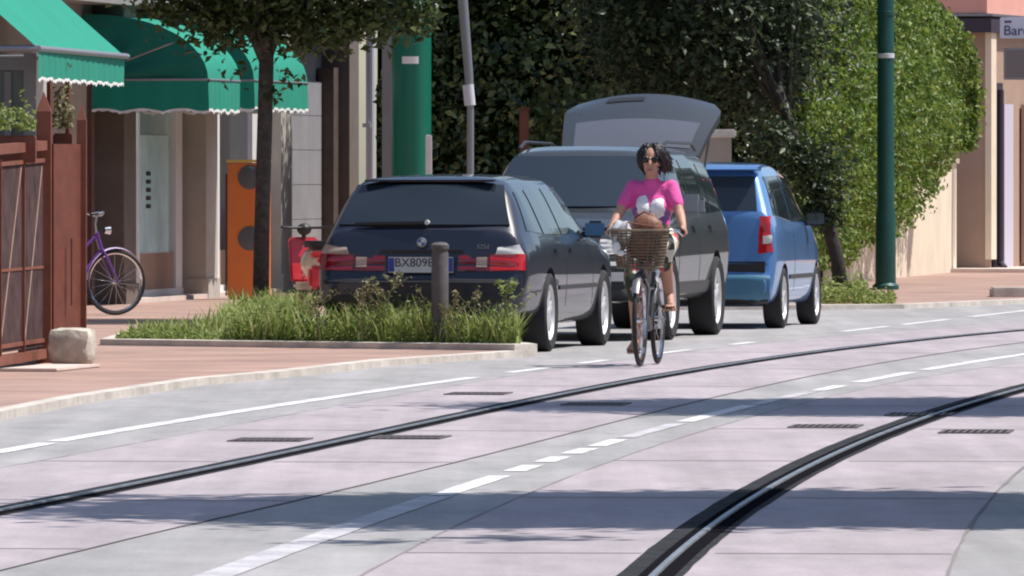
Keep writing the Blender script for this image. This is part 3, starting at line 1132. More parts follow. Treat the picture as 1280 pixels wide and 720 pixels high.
# ------------------------------------------------------------------ awnings
def bonnet_awning(name, ya, yb, proj, zb, zt, val, label, dark_end=True):
    """rounded fabric bonnet on the shop facade; local to the building line: x out, y along"""
    root = thing(name, (0, 0, 0), 0, label, 'awning', 'green awnings over the shops')
    ca, sa = math.cos(-FA), math.sin(-FA)
    root.location = (ORG[0] - ya * sa, ORG[1] + ya * ca, ORG[2])
    root.rotation_euler.z = -FA
    L = yb - ya
    x0 = -.34
    N = 12
    prof = []
    for i in range(N + 1):
        a = R(90) * i / N
        prof.append((x0 + proj * math.sin(a) ** .9, zb + (zt - zb) * math.cos(a) ** 1.0))
    mb = MB()
    rows = []
    nl = 10
    for j in range(nl + 1):
        q = L * j / nl
        rows.append([(x, q, z - .012 * math.sin(math.pi * j / nl) * (i > 1)) for i, (x, z) in enumerate(prof)])
    mb.grid(rows)
    mb.build('canopy', M_teal, root, smooth=60)
    # gathered fabric ends: fan of folds from the hinge, shade put into their green
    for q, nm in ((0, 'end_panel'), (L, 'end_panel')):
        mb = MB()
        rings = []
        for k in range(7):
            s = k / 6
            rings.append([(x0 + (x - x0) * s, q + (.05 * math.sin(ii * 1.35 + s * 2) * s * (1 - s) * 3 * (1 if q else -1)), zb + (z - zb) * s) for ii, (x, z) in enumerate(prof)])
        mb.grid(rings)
        mb.build(nm, M_tealshade, root, smooth=60)
    # hanging valance with scallops and a white fringe round three sides
    path = [(x0, 0), (x0 + proj, 0), (x0 + proj, L), (x0, L)]
    pts = []
    for (a, b) in zip(path[:-1], path[1:]):
        d = math.dist(a, b)
        n = max(2, int(d / .045))
        for i in range(n):
            pts.append((a[0] + (b[0] - a[0]) * i / n, a[1] + (b[1] - a[1]) * i / n))
    pts.append(path[-1])
    mb, fr = MB(), MB()
    r0, r1, r2 = [], [], []
    for i, p in enumerate(pts):
        w = .012 * math.sin(i * 1.1)
        sc = zb - val + .035 * abs(math.sin(i * .33))
        r0.append((p[0], p[1], zb))
        r1.append((p[0] + w, p[1] - w * .5, sc))
        r2.append((p[0] + w, p[1] - w * .5, sc - (.035 if i % 2 else .022)))
    mb.grid([r0, r1])
    mb.build('valance', M_teal, root, smooth=60)
    fr.grid([r1, r2])
    fr.build('fringe', M_fringe, root)
    mb = MB()
    mb.tube([(p[0], p[1], zb) for p in path], .014, 6)
    mb.tube([(x0, .02, zb + .03), (x0 + proj * .8, .02, zb + (zt - zb) * .62)], .012, 6)
    mb.build('frame', M_alu, root)
    return root


zz = lambda Z: (Z - 100) / math.cos(FA)
bonnet_awning('awning', zz(102.2), zz(104.2), 1.36, 2.40, 3.1, .34, 'green bonnet awning with a gathered shaded end, over the dark brown door')
bonnet_awning('awning', zz(105.1), zz(108.7), 1.36, 2.42, 3.15, .32, 'green bonnet awning just behind the slim tree trunk')
bonnet_awning('awning', zz(93.5), zz(98.4), 1.36, 3.52, 4.3, .24, 'green awning with white fringe on the upper floor, mostly cut by the picture top')

# ------------------------------------------------------------------ outdoor seating enclosure on the far left (timber fence, sloping awning)
# sloping awning
AX0, AZ0, AX1, AZ1 = PX(48, 70.5), 70.5, PX(156, 75.4), 75.4
aw = thing('awning', (AX0 - .6, 72.5, 0), 0, 'bright green sloping awning above the timber enclosure, nearest to the viewer', 'awning', 'green awnings over the shops')
org = (AX0 - .6, 72.5, 0)
zt_, rise, back = 2.37, 1.45, 1.55
mb = MB()
rows = []
for j in range(11):
    q = j / 10
    fx, fy = AX0 + (AX1 - AX0) * q, AZ0 + (AZ1 - AZ0) * q
    rows.append([(fx - back * s, fy + back * s * .08, zt_ + rise * s - .03 * math.sin(math.pi * s)) for s in np.linspace(0, 1, 9)])
mb.grid(rows)
mb.build('canopy', M_teal, aw, org=org, smooth=60)
mb, fr = MB(), MB()
r0, r1, r2 = [], [], []
N = 110
for i in range(N + 1):
    q = i / N
    fx, fy = AX0 + (AX1 - AX0) * q, AZ0 + (AZ1 - AZ0) * q
    w = .008 * math.sin(i * .9)
    sc = 2.145 + .02 * abs(math.sin(i * .31))
    r0.append((fx, fy, zt_)); r1.append((fx + w, fy, sc)); r2.append((fx + w, fy, sc - (.03 if i % 2 else .015)))
mb.grid([r0, r1]); mb.build('valance', M_teal, aw, org=org, smooth=60)
fr.grid([r1, r2]); fr.build('fringe', M_fringe, aw, org=org)
mb = MB()
mb.tube([(AX0, AZ0, zt_), (AX1 + .02, AZ1, zt_)], .022, 8)
mb.tube([(AX0, AZ0 + .02, zt_), (AX0 - back, AZ0 + .14, zt_ - .02)], .025, 8)
mb.tube([(AX1, AZ1, zt_), (AX1 - back, AZ1 + .12, zt_ - .02)], .025, 8)
mb.build('frame', M_alu, aw, org=org)
# back wall the awning is fixed to: glazed screen of the enclosure
sc = thing('glazed_screen', (-5.0, 74, .05), 0, 'grey framed glass screen behind the timber fence, under the sloping awning', 'screen')
mb = MB()
for a in (0, 1.35, 2.7, 4.05, 5.4):
    mb.box((-.02 + a * .085, -3.4 + a, 2.0), (.10, .14, 4.0))
mb.beam((-.02, -3.4, 3.95), (.44, 2.0, 3.95), .09, .16)
mb.beam((-.02, -3.4, 2.36), (.44, 2.0, 2.36), .085, .10)
mb.build('screen_frame', M_greypaint, sc)
mb = MB(); mb.beam((-.06, -3.4, 1.9), (.40, 2.0, 1.9), .02, 3.7)
mb.build('pane', M_glassdark, sc)
mb = MB()
ez = 71.6
xa, xb = PX(-120, ez) + 5.0, PX(45, ez) + 5.0
xm_ = (xa + xb) / 2
mb.box((xb - .045, ez - 74, 1.15), (.09, .09, 2.3)); mb.box((xa, ez - 74, 1.15), (.09, .09, 2.3))
mb.box((xm_, ez - 74, 2.22), (xb - xa - .1, .08, .10)); mb.box((xm_, ez - 74, .75), (xb - xa - .1, .08, .10))
mb.box((PX(10, ez) + 5.0, ez - 74, 1.48), (.05, .07, 1.36))
mb.build('end_frame', M_greypaint, sc)
mb = MB(); mb.box((xm_, ez - 73.995, 1.2), (xb - xa - .12, .02, 2.1)); mb.build('pane', mat('dull_glass', (.11, .12, .115), .3), sc)

M_brace = mat('weathered_batten', (.36, .24, .19), .8, var=.2, scale=8)
# timber fence with framed mesh
FZ = 71.0
fx = PX(55, FZ)
fe = thing('timber_fence', (fx, FZ, .05), 0, 'red-brown timber fence with a framed lattice front and pointed posts beside the pavement', 'fence')
org = (fx, FZ, .05)
f0 = (PX(-70, 65.0), 65.0)
mb = MB()


def pt_on(q, z):
    return (f0[0] + (fx - f0[0]) * q, f0[1] + (FZ - f0[1]) * q, z)


htop = 1.66
mb.beam(pt_on(0, 1.58), pt_on(1, htop), .07, .07)
mb.beam(pt_on(0, 1.48), pt_on(1, 1.55), .035, .03)
mb.beam(pt_on(0, .12), pt_on(1, .12), .06, .07)
mb.beam(pt_on(0, .22), pt_on(1, .22), .03, .03)
mb.beam(pt_on(0, .76), pt_on(1, .76), .02, .02)
for q in (.02, .27, .52, .76):
    mb.beam(pt_on(q, .1), pt_on(q, 1.55), .05, .05)
mb.build('frame', M_redwood, fe, org=org)
for a, b in ((.03, .26), (.28, .51), (.53, .75), (.78, .97)):
    mb = MB(); mb.beam(pt_on(a, .2), pt_on(b, 1.5), .018, .018)
    mb.build('brace', M_brace, fe, org=org)
mb = MB()
mb.beam(pt_on(0, .85), pt_on(.98, .85), .008, 1.35)
mb.build('infill_panel', mat('fence_infill', (.085, .055, .055), 1.0, var=.45, scale=4, spec=.05), fe, org=org)
mb = MB()
mb.box((fx, FZ - .02, .98), (.11, .12, 1.86))
mb.add([(fx - .055, FZ - .08, 1.91), (fx + .055, FZ - .08, 1.91), (fx + .055, FZ + .04, 1.91), (fx - .055, FZ + .04, 1.91), (fx, FZ - .02, 2.06)], [(0, 1, 4), (1, 2, 4), (2, 3, 4), (3, 0, 4)])
mb.build('corner_post', M_redwood, fe, org=org)
x1 = PX(104, FZ + .8)
mb = MB()
mb.beam((fx + .05, FZ + .06, .86), (x1 - .02, FZ + .64, .86), .04, 1.62)
mb.box((fx + .19, FZ + .30, .72), (.012, .02, .5), mi=1)
mb.build('return_panel', [M_redwood2, M_redwood], fe, org=org)
mb = MB()
mb.box((x1 - .005, FZ + .66, .95), (.07, .10, 1.8))
mb.add([(x1 - .04, FZ + .61, 1.85), (x1 + .03, FZ + .61, 1.85), (x1 + .03, FZ + .71, 1.85), (x1 - .04, FZ + .71, 1.85), (x1 - .005, FZ + .66, 1.98)], [(0, 1, 4), (1, 2, 4), (2, 3, 4), (3, 0, 4)])
mb.build('end_post', M_redwood, fe, org=org)
# plant boxes on the fence
for pxa, pxb, py, Z, lab in ((-60, 44, 152, 69.5, 'green leafy plant trailing over the top rail of the timber fence'), (66, 90, 150, 72.0, 'grey-green plant behind the pointed fence post')):
    bxm = (PX(pxa, Z) + PX(pxb, Z)) / 2
    wid = PX(pxb, Z) - PX(pxa, Z)
    zc = PZ(py, Z)
    pr = thing('potted_plant', (bxm, Z, 1.6), 0, lab, 'plant', 'plants on the timber fence')
    bx_ = MB(); bx_.bbox((0, .12, zc - 1.6 - .2), (wid, .2, .2), .01); bx_.build('trough', M_redwood2, pr)
    n = 420 if wid > .3 else 200
    P = np.stack([rng.uniform(-wid / 2, wid / 2, n), rng.normal(.08, .07, n), zc - 1.6 + np.abs(rng.normal(0, .09, n)) * (1 if wid > .3 else 1.8) - .06], 1)
    scatter('foliage', P, np.tile([0, -.3, .8], (n, 1)), .05, M_grass if wid > .3 else M_weed, pr)

# stone block at the fence corner
bz = 70.2
mb = MB()
bm = bmesh.new()
bmesh.ops.create_cube(bm, size=1)
bmesh.ops.subdivide_edges(bm, edges=bm.edges, cuts=5, use_grid_fill=True)
for v in bm.verts:
    c = v.co.copy()
    r = (abs(c.x) ** 6 + abs(c.y) ** 6 + abs(c.z) ** 6) ** (1 / 6)
    c = c * (.5 / max(r, 1e-5)) * (.5 + .5 * max(abs(c.x), abs(c.y), abs(c.z)) / .5) if r > .3 else c
    v.co = Vector((c.x * .32, c.y * .34, c.z * .27)) + Vector((random.gauss(0, .004), random.gauss(0, .004), random.gauss(0, .004)))
bm.verts.index_update()
mb.add([v.co for v in bm.verts], [tuple(v.index for v in q.verts) for q in bm.faces])
bm.free()
o = mb.build('stone_block', M_stone, smooth=40)
o.location = (PX(90, bz), bz, .05 + .135)
o.rotation_euler.z = -.15
tag(o, 'rough pale stone block on the pavement at the corner of the timber fence', 'stone block')
mb = MB()
mb.bbox((0, 0, .012), (.42, 1.6, .024), .008)
o = mb.build('paving_slab', M_paleslab)
o.location = (PX(62, 68.5), 68.6, .05)
o.rotation_euler.z = -.15
tag(o, 'white slab lying on the red pavers before the timber fence', 'paving slab')

# orange cabinet by the shop
oz = 106.6
ox = PX(308, oz)
oc = thing('vending_cabinet', (ox, oz, .05), -.12, 'orange metal cabinet with two grey discs, behind the slim tree trunk', 'cabinet')
mb = MB(); mb.bbox((0, .2, .77), (.43, .4, 1.5), .012); mb.box((0, .2, .015), (.39, .36, .03)); mb.build('body', M_orange, oc)
mb = MB(); mb.bbox((0, .2, 1.54), (.45, .42, .03), .005); mb.build('top_edge', M_sunlit_edge, oc)
for z in (1.36, .68):
    mb = MB(); mb.lathe([(0, -.02), (.12, -.02), (.135, -.012), (.135, 0)], (.04, 0, z), 'y', 24); mb.build('disc', M_greydisc, oc, smooth=40)
for x in (-.226,):
    mb = MB(); mb.box((x - .008, .05, .72), (.012, .06, 1.35)); mb.build('side_strip', M_maroon, oc)

# ------------------------------------------------------------------ pink building and garden wall on the right
BZ = 137.0
bxr = PX(1234, BZ)
FB = math.atan(.26)
pb = thing('pink_building', (bxr, BZ, .05), -FB, 'pink plastered building with a shaded tan end wall and shop front under a dark fascia', 'building')
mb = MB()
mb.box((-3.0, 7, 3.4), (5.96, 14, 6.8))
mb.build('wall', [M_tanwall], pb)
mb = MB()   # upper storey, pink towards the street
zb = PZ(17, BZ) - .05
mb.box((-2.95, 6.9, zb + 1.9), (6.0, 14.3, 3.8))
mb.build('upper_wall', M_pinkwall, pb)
mb = MB()
mb.box((.02, .16, (zb) / 2), (.09, .36, zb - .35))
mb.build('corner_pilaster', M_creamwall, pb)
mb = MB()
mb.box((-.4, 5.2, PZ(32, BZ) - .05), (1.02, 10.9, .20)); mb.box((-.4, 5.2, PZ(25, BZ) + .02), (1.06, 10.96, .035), mi=1)
mb.build('fascia', [M_lintel, M_alu], pb)
mb = MB()
mb.box((.028, .62, 1.35), (.05, .46, 2.7)); mb.build('doorway', M_lintel, pb)  # dark panel, the door recess's shade put into its colour
mb = MB()
mb.box((.035, 1.20, 1.2), (.07, .64, 2.4)); mb.build('door', M_lav, pb)
mb = MB(); mb.box((.03, 4.6, 1.25), (.05, 4.4, 2.3)); mb.build('shop_window', M_tanwall, pb)
mb = MB(); mb.tube([(.09, .50, .1), (.09, .50, 2.6)], .05, 10); mb.tube([(.09, .50, .12), (.16, .45, .05)], .05, 10); mb.build('downpipe', M_lintel, pb)
mb = MB(); mb.bbox((.6, 5.2, .02), (1.9, 13, .07), .01); mb.build('step', M_paleslab, pb)
# hanging shop sign
sgz = 136.5
sx0, sx1 = PX(1250, sgz), PX(1338, sgz)
sg = thing('shop_sign', ((sx0 + sx1) / 2, sgz, PZ(48, sgz)), 0, 'pale blue-white sign with dark lettering hanging under the pink balcony', 'sign')
hh = PZ(21, sgz) - PZ(47, sgz)
mb = MB(); mb.bbox((0, 0, hh / 2), (sx1 - sx0, .1, hh), .008); mb.build('board', M_signwhite, sg)


def text(s, size, loc, m, parent, name='lettering', rot=(R(90), 0, 0), align='CENTER', ext=.002):
    cu = bpy.data.curves.new(name, 'FONT')
    cu.body = s
    cu.size = size
    cu.align_x = align
    cu.align_y = 'CENTER'
    cu.extrude = ext
    o = bpy.data.objects.new(name, cu)
    COL.objects.link(o)
    dg = bpy.context.evaluated_depsgraph_get()
    me = bpy.data.meshes.new_from_object(o.evaluated_get(dg))
    COL.objects.unlink(o)
    bpy.data.objects.remove(o)
    q = bpy.data.objects.new(name, me)
    me.materials.clear(); me.materials.append(m)
    COL.objects.link(q)
    q.parent = parent
    q.location = loc
    q.rotation_euler = rot
    return q


text('Barca', .20, (-(sx1 - sx0) / 2 + .045, -.054, .105), M_signtext, sg, align='LEFT', ext=.006)
mb = MB(); mb.box((-(sx1 - sx0) / 2 + .11, -.053, .235), (.10, .008, .03)); mb.build('small_lettering', M_signtext, sg)
mb = MB()
bx0, bx1 = PX(1255, 136.2), PX(1320, 136.2)
mb.bbox(((0), 0, .2), (bx1 - bx0, .25, PZ(60, 136.2) - PZ(100, 136.2)), .01)
mb.box((0, -.13, .2), ((bx1 - bx0) - .06, .012, .39), mi=1)
o = mb.build('wall_cabinet', [M_greypaint, mat('grey_sheet', (.17, .15, .145), .6)])
o.location = ((bx0 + bx1) / 2, 136.2, PZ(100, 136.2) + .03)
tag(o, 'grey metal cabinet fixed over the shop door below the sign', 'cabinet')

# garden wall
gw0, gw1 = (3.1, 116.5), (PX(1186, 136.6), 136.6)
mb = MB()
mb.beam((gw0[0], gw0[1], .8), (gw1[0], gw1[1], .8), .22, 1.6)
mb.beam((gw0[0], gw0[1], 1.63), (gw1[0], gw1[1], 1.63), .30, .07)
o = mb.build('garden_wall', M_creamwall, org=((gw0[0] + gw1[0]) / 2, (gw0[1] + gw1[1]) / 2, .05))
tag(o, 'sunlit cream garden wall below the overhanging hedge, ending at the pink building', 'wall')
# raised kerb stone on the far pavement
kz = G(1262, 377)
mb = MB(); mb.bbox((0, 0, .05), (.6, .6, .14), .02)
o = mb.build('kerb_stone', M_kerb)
o.location = (kz[0] + .1, kz[1] + .3, .04)
tag(o, 'pale raised stone block at the pavement edge before the pink building', 'stone block')

# lamp post
lz = 115.8
lp = thing('lamp_post', (PX(1107, lz), lz, .05), 0, 'dark green round lamp post standing before the sunlit hedge', 'lamp post')
mb = MB()
mb.lathe([(0, 0), (.16, 0), (.16, .05), (.125, .08), (.12, .9), (.105, 1.0), (.095, 5.5), (.09, 6.5), (0, 6.5)], n=24)
mb.build('shaft', M_greenpole, lp, smooth=40)
for py, m in ((22, M_greenpole), (75, M_frame)):
    mb = MB(); zc = PZ(py, lz); mb.lathe([(.098, zc - .03), (.108, zc - .025), (.108, zc + .025), (.098, zc + .03)], n=24); mb.build('band', m, lp, smooth=40)
mb = MB(); mb.tube([(0, 0, 6.4), (.5, -.2, 6.9), (1.3, -.5, 7.05)], .045, 8); mb.bbox((1.5, -.58, 7.02), (.6, .25, .12), .04); mb.build('lamp_arm', M_greenpole, lp)


# houses over the road, outside the picture: they shade the far pavement and show in the car paint
M_opp = mat('ochre_plaster', (.20, .155, .115), .9, var=.12, scale=1)
M_tile = mat('roof_tiles', (.20, .09, .06), .9, var=.3, scale=3)
for z0, z1, hgt, lab in ((26, 46, 8.5, 'ochre plastered house across the street, beside the first shade tree'), (48, 70, 7.4, 'lower ochre house across the street, beside the second shade tree'), (72, 95, 9.2, 'tallest ochre house across the street, opposite the parked cars'),
                         (97, 122, 8.0, 'ochre house across the street, opposite the clipped hedge'), (124, 150, 9.6, 'ochre house across the street, facing the pink building'), (152, 185, 10.5, 'long ochre house closing the view where the street bends')):
    zm = (z0 + z1) / 2
    x = float(RAIL_B(zm)) + 11.5
    an = -math.atan(float(RAIL_B(zm + .5) - RAIL_B(zm - .5)))
    hs = thing('house', (x + 4, zm, 0), an, lab, 'house', 'houses across the street')
    L = z1 - z0
    mb = MB(); mb.box((0, 0, hgt / 2), (8, L, hgt)); mb.build('wall', M_opp, hs)
    mb = MB(); mb.prism([(-4.5, hgt + .01), (4.5, hgt + .01), (0, hgt + 1.8)], 'y', -L / 2 - .3, L / 2 + .3); mb.build('roof', M_tile, hs)
    for k in range(int(L // 4)):
        for zf in (1.4, 4.9):
            w = MB(); w.box((-4.01, -L / 2 + 2.4 + k * 4, zf + .3), (.08, 1.3, 1.7)); wo = w.build('window', M_frame, hs)
            g = MB(); g.box((-4.055, -L / 2 + 2.4 + k * 4, zf + .3), (.02, 1.1, 1.5)); g.build('pane', M_glassdark, wo)

# belt of trees where the street bends away to the right, outside the picture: added for dark car reflections
n = 26000
P = np.stack([rng.uniform(13, 85, n), rng.uniform(158, 166, n), rng.uniform(0, 1, n)], 1)
P[:, 1] += np.clip(P[:, 0] - 50, 0, 99) * -.6
ht = 9.5 + 1.6 * np.sin(P[:, 0] * .55) + .8 * np.sin(P[:, 0] * 1.7 + 1)
P[:, 2] *= ht
core = MB(); core.box((48, 168, 4), (72, 3, 8)); 
o = scatter('wood', P, np.tile([0, -.6, .6], (n, 1)), .75, M_leaf_shade, extra=core)
tag(o, 'unseen dense belt of dark trees added where the street bends away past the pink building', 'wood', kind='stuff')

# ------------------------------------------------------------------ cars
class Car:
    def __init__(s, rows, step=.02, sm=2):
        A = np.array(rows, float)
        s.ys = np.arange(A[0, 0], A[-1, 0] + 1e-6, step)
        T = np.stack([np.interp(s.ys, A[:, 0], A[:, i]) for i in range(1, A.shape[1])], 1)
        k = np.ones(2 * sm + 1) / (2 * sm + 1)
        pad = np.concatenate([np.repeat(T[:1], sm, 0), T, np.repeat(T[-1:], sm, 0)])
        s.T = np.stack([np.convolve(pad[:, i], k, 'valid') for i in range(T.shape[1])], 1)
        s.prof = [s.section(t) for t in s.T]
        s.zg = np.linspace(.1, 1.9, 361)
        W = np.full((len(s.ys), len(s.zg)), -1.0)
        for i, p in enumerate(s.prof):
            zs = np.maximum.accumulate(p[:, 1] + np.arange(len(p)) * 1e-7)
            w = np.interp(s.zg, zs, p[:, 0])
            w[(s.zg < zs[0]) | (s.zg > zs[-1])] = -1
            W[i] = w
        s.W = W

    def section(s, t):
        zb, w, zbl, wb, zre, wre, zt = t
        zm = zb + (zbl - zb) * .48
        P = np.array([(0, zb), (w * .80, zb), (w * .965, zb + .05), (w, zm), (w * .992, zm + (zbl - zm) * .6), (wb, zbl), (wre, zre), (wre * .72, zt - .006), (0, zt)])
        for _ in range(3):
            Q = [P[0]]
            for a, b in zip(P[:-1], P[1:]):
                Q += [a * .78 + b * .22, a * .22 + b * .78]
            Q.append(P[-1])
            P = np.array(Q)
        return P

    def wx(s, y, z):
        i = np.interp(y, s.ys, np.arange(len(s.ys)))
        i0 = int(i); i1 = min(i0 + 1, len(s.ys) - 1); f = i - i0
        a = np.interp(z, s.zg, s.W[i0]); b = np.interp(z, s.zg, s.W[i1])
        return a * (1 - f) + b * f

    def ey(s, x, z, front):
        """first station, coming from the chosen end, whose section contains (x, z)"""
        x = abs(x)
        j = int(np.clip(np.interp(z, s.zg, np.arange(len(s.zg))), 0, len(s.zg) - 1))
        fz = 0
        zi = np.interp(z, s.zg, np.arange(len(s.zg)))
        j0 = int(zi); j1 = min(j0 + 1, len(s.zg) - 1); fz = zi - j0
        col = s.W[:, j0] * (1 - fz) + s.W[:, j1] * fz
        r = range(len(s.ys) - 1, -1, -1) if front else range(len(s.ys))
        prev = None
        for i in r:
            if col[i] >= x:
                if prev is not None and col[prev] < x and col[prev] > -.5:
                    f = (x - col[prev]) / (col[i] - col[prev] + 1e-9)
                    return s.ys[prev] + (s.ys[i] - s.ys[prev]) * f
                return s.ys[i]
            prev = i
        return 0

    def body(s, parent, paint, arches, ra, lower=None):
        mb = MB()
        rows = []
        for y, p in zip(s.ys, s.prof):
            rows.append([(q[0], y, q[1]) for q in p] + [(-q[0], y, q[1]) for q in p[-2:0:-1]])
        mb.grid(rows, close=True)
        n = len(rows[0])
        b = (len(rows) - 1) * n
        mb.f += [tuple(reversed(range(n))), tuple(b + k for k in range(n))]
        mb.m += [0, 0]
        o = mb.build('body', [paint, M_well], parent, smooth=35)
        cut = MB()
        for ay, side in arches:
            cut.lathe([(0, -.22), (ra, -.22), (ra, .3), (0, .3)], (side * .78, ay, s.wr), 'x', 40)
        c = cut.build('cutter', [M_well])
        bm = bmesh.new(); bm.from_mesh(c.data)
        bmesh.ops.remove_doubles(bm, verts=bm.verts, dist=1e-4)
        bmesh.ops.recalc_face_normals(bm, faces=bm.faces)
        bm.to_mesh(c.data); bm.free()
        c.parent = parent
        bpy.context.view_layer.update()
        m = o.modifiers.new('arches', 'BOOLEAN')
        m.operation = 'DIFFERENCE'
        m.object = c
        m.solver = 'EXACT'
        m.material_mode = 'TRANSFER'
        bpy.context.view_layer.update()
        apply_mods(o)
        bpy.data.objects.remove(c)
        return o

    def patch(s, name, mats, parent, corners, kind, side=1, off=.006, n=10, skirt=.02, mi=0):
        """kind 'side': corners (y,z); 'rear'/'front': corners (x,z). order: bl, br, tr, tl"""
        bl, br, tr, tl = [np.array(c, float) for c in corners]
        rows = []
        for i in range(n + 1):
            v = i / n
            r = []
            for j in range(n + 1):
                u = j / n
                a = (bl * (1 - u) + br * u) * (1 - v) + (tl * (1 - u) + tr * u) * v
                if kind == 'side':
                    r.append(Vector((side * s.wx(a[0], a[1]), a[0], a[1])))
                else:
                    r.append(Vector((a[0], s.ey(a[0], a[1], kind == 'front'), a[1])))
            rows.append(r)
        if n >= 8 and kind != 'side' and 'window' in name + 'window' * (name == 'windscreen'):
            uu, vv = np.meshgrid(np.linspace(0, 1, n + 1), np.linspace(0, 1, n + 1))
            basis = np.stack([uu.ravel() ** a * vv.ravel() ** c for a in range(4) for c in range(3)], 1)
            yy = np.array([p.y for r in rows for p in r])
            k, *_ = np.linalg.lstsq(basis, yy, rcond=None)
            yf = basis @ k
            lift = (np.min(yf - yy) if kind == 'front' else np.max(yf - yy))
            for q, p in enumerate(p for r in rows for p in r): p.y = yf[q] - lift * .8
        return s.shell(name, mats, parent, rows, kind, side, off, skirt)

    def shell(s, name, mats, parent, rows, kind, side, off, skirt):
        h, w = len(rows), len(rows[0])
        out = []
        for i in range(h):
            rr = []
            for j in range(w):
                a = rows[i][min(j + 1, w - 1)] - rows[i][max(j - 1, 0)]
                b = rows[min(i + 1, h - 1)][j] - rows[max(i - 1, 0)][j]
                nn = a.cross(b)
                nn = nn.normalized() if nn.length > 1e-9 else Vector((0, 0, 1))
                ref = Vector((side, 0, .3)) if kind == 'side' else Vector((0, 1 if kind == 'front' else -1, .3))
                if nn.dot(ref) < 0: nn = -nn
                rr.append((rows[i][j] + nn * off, nn))
            out.append(rr)
        mb = MB()
        mb.grid([[p for p, _ in r] for r in out])
        ring = [out[0][j] for j in range(w)] + [out[i][w - 1] for i in range(1, h)] + [out[h - 1][j] for j in range(w - 2, -1, -1)] + [out[i][0] for i in range(h - 2, 0, -1)]
        mb.grid([[p for p, _ in ring], [p - q * (off + skirt) for p, q in ring]], close=True)
        return mb.build(name, mats, parent, smooth=50)


def wheel(parent, x, y, r, w, side, spokes=5, twin=True):
    t = MB()
    ri = r * .715
    t.lathe([(ri, -w * .42), (r * .9, -w * .5), (r * .985, -w * .42), (r, -w * .2), (r, w * .2), (r * .985, w * .42), (r * .9, w * .5), (ri, w * .42), (ri * .97, w * .3), (ri * .97, -w * .3)], axis='x', n=36, closed=True)
    t.lathe([(0, side * w * .05), (ri, side * w * .05)], axis='x', n=24)
    o = t.build('wheel', M_tyre, parent, smooth=40)
    o.location = (x, y, r)
    m = MB()
    xo = side * w * .36
    m.lathe([(ri * .86, xo - side * .03), (ri * .99, xo + side * .012), (ri * 1.03, xo + side * .006), (ri * .97, xo - side * .05), (ri * .84, xo - side * .06)], axis='x', n=36, closed=True)
    m.lathe([(0, xo + side * .008), (ri * .17, xo + side * .006), (ri * .24, xo - side * .01), (ri * .2, xo - side * .05), (0, xo - side * .05)], axis='x', n=18)
    for k in range(spokes):
        a = 2 * math.pi * k / spokes + .3
        for da in ((-.13, .13) if twin else (0,)):
            p0 = (xo - side * .012, math.cos(a + da * .4) * ri * .15, math.sin(a + da * .4) * ri * .15)
            p1 = (xo - side * .02, math.cos(a + da) * ri * .9, math.sin(a + da) * ri * .9)
            m.beam(p0, p1, .036 if not twin else .026, .03)
    q = m.build('rim', M_rim, o, smooth=40)
    return o


def car_root(name, C, th, label, group=True):
    return thing(name, (C[0], C[1], 0), th, label, 'car', 'cars parked along the kerb')


def mirror(parent, x, y, z, side, m, glass=None):
    mb = MB()
    mb.bbox((side * x, y, z), (.215, .13, .145), .062)
    mb.beam((side * (x - .16), y + .02, z - .05), (side * (x - .05), y, z - .04), .05, .05)
    o = mb.build('side_mirror', m, parent, smooth=60)
    g = MB(); g.bbox((side * (x + .005), y - .063, z), (.165, .012, .105), .03); g.build('mirror_glass', glass or M_mirror, o, smooth=60)
    return o


# ---- dark estate car, seen from behind
TH_A = R(9.5)
h = Vector((math.sin(TH_A), math.cos(TH_A)))
r_ = Vector((math.cos(TH_A), -math.sin(TH_A)))
CA = (-.335, 79.75)
car = car_root('estate_car', CA, -TH_A, 'dark navy estate car parked tail towards us behind the grassy bed')
B = Car([(-2.46, .40, .70, .52, .70, .55, .66, .56), (-2.43, .34, .79, .56, .78, .60, .75, .61), (-2.38, .31, .83, .60, .815, .635, .79, .65), (-2.36, .30, .845, .80, .815, .93, .74, .97),
         (-2.28, .29, .862, .87, .825, 1.0, .735, 1.03), (-1.98, .27, .885, .92, .845, 1.335, .64, 1.385), (-1.78, .25, .895, .93, .85, 1.375, .635, 1.43), (-1.0, .2, .90, .93, .86, 1.38, .64, 1.447),
         (0, .2, .90, .92, .86, 1.375, .64, 1.44), (.55, .2, .90, .915, .86, 1.33, .62, 1.40), (1.25, .2, .895, .90, .85, .93, .70, .96), (1.9, .2, .88, .82, .84, .85, .68, .88), (2.15, .2, .84, .72, .8, .76, .64, .79), (2.27, .3, .70, .55, .68, .6, .6, .62)])
B.wr = .32
B.body(car, M_navy, [(-1.415, 1), (-1.415, -1), (1.415, 1), (1.415, -1)], .365)
rw = B.patch('rear_window', M_carglass, car, [(-.70, 1.035), (.70, 1.035), (.60, 1.355), (-.60, 1.355)], 'rear', off=.008)
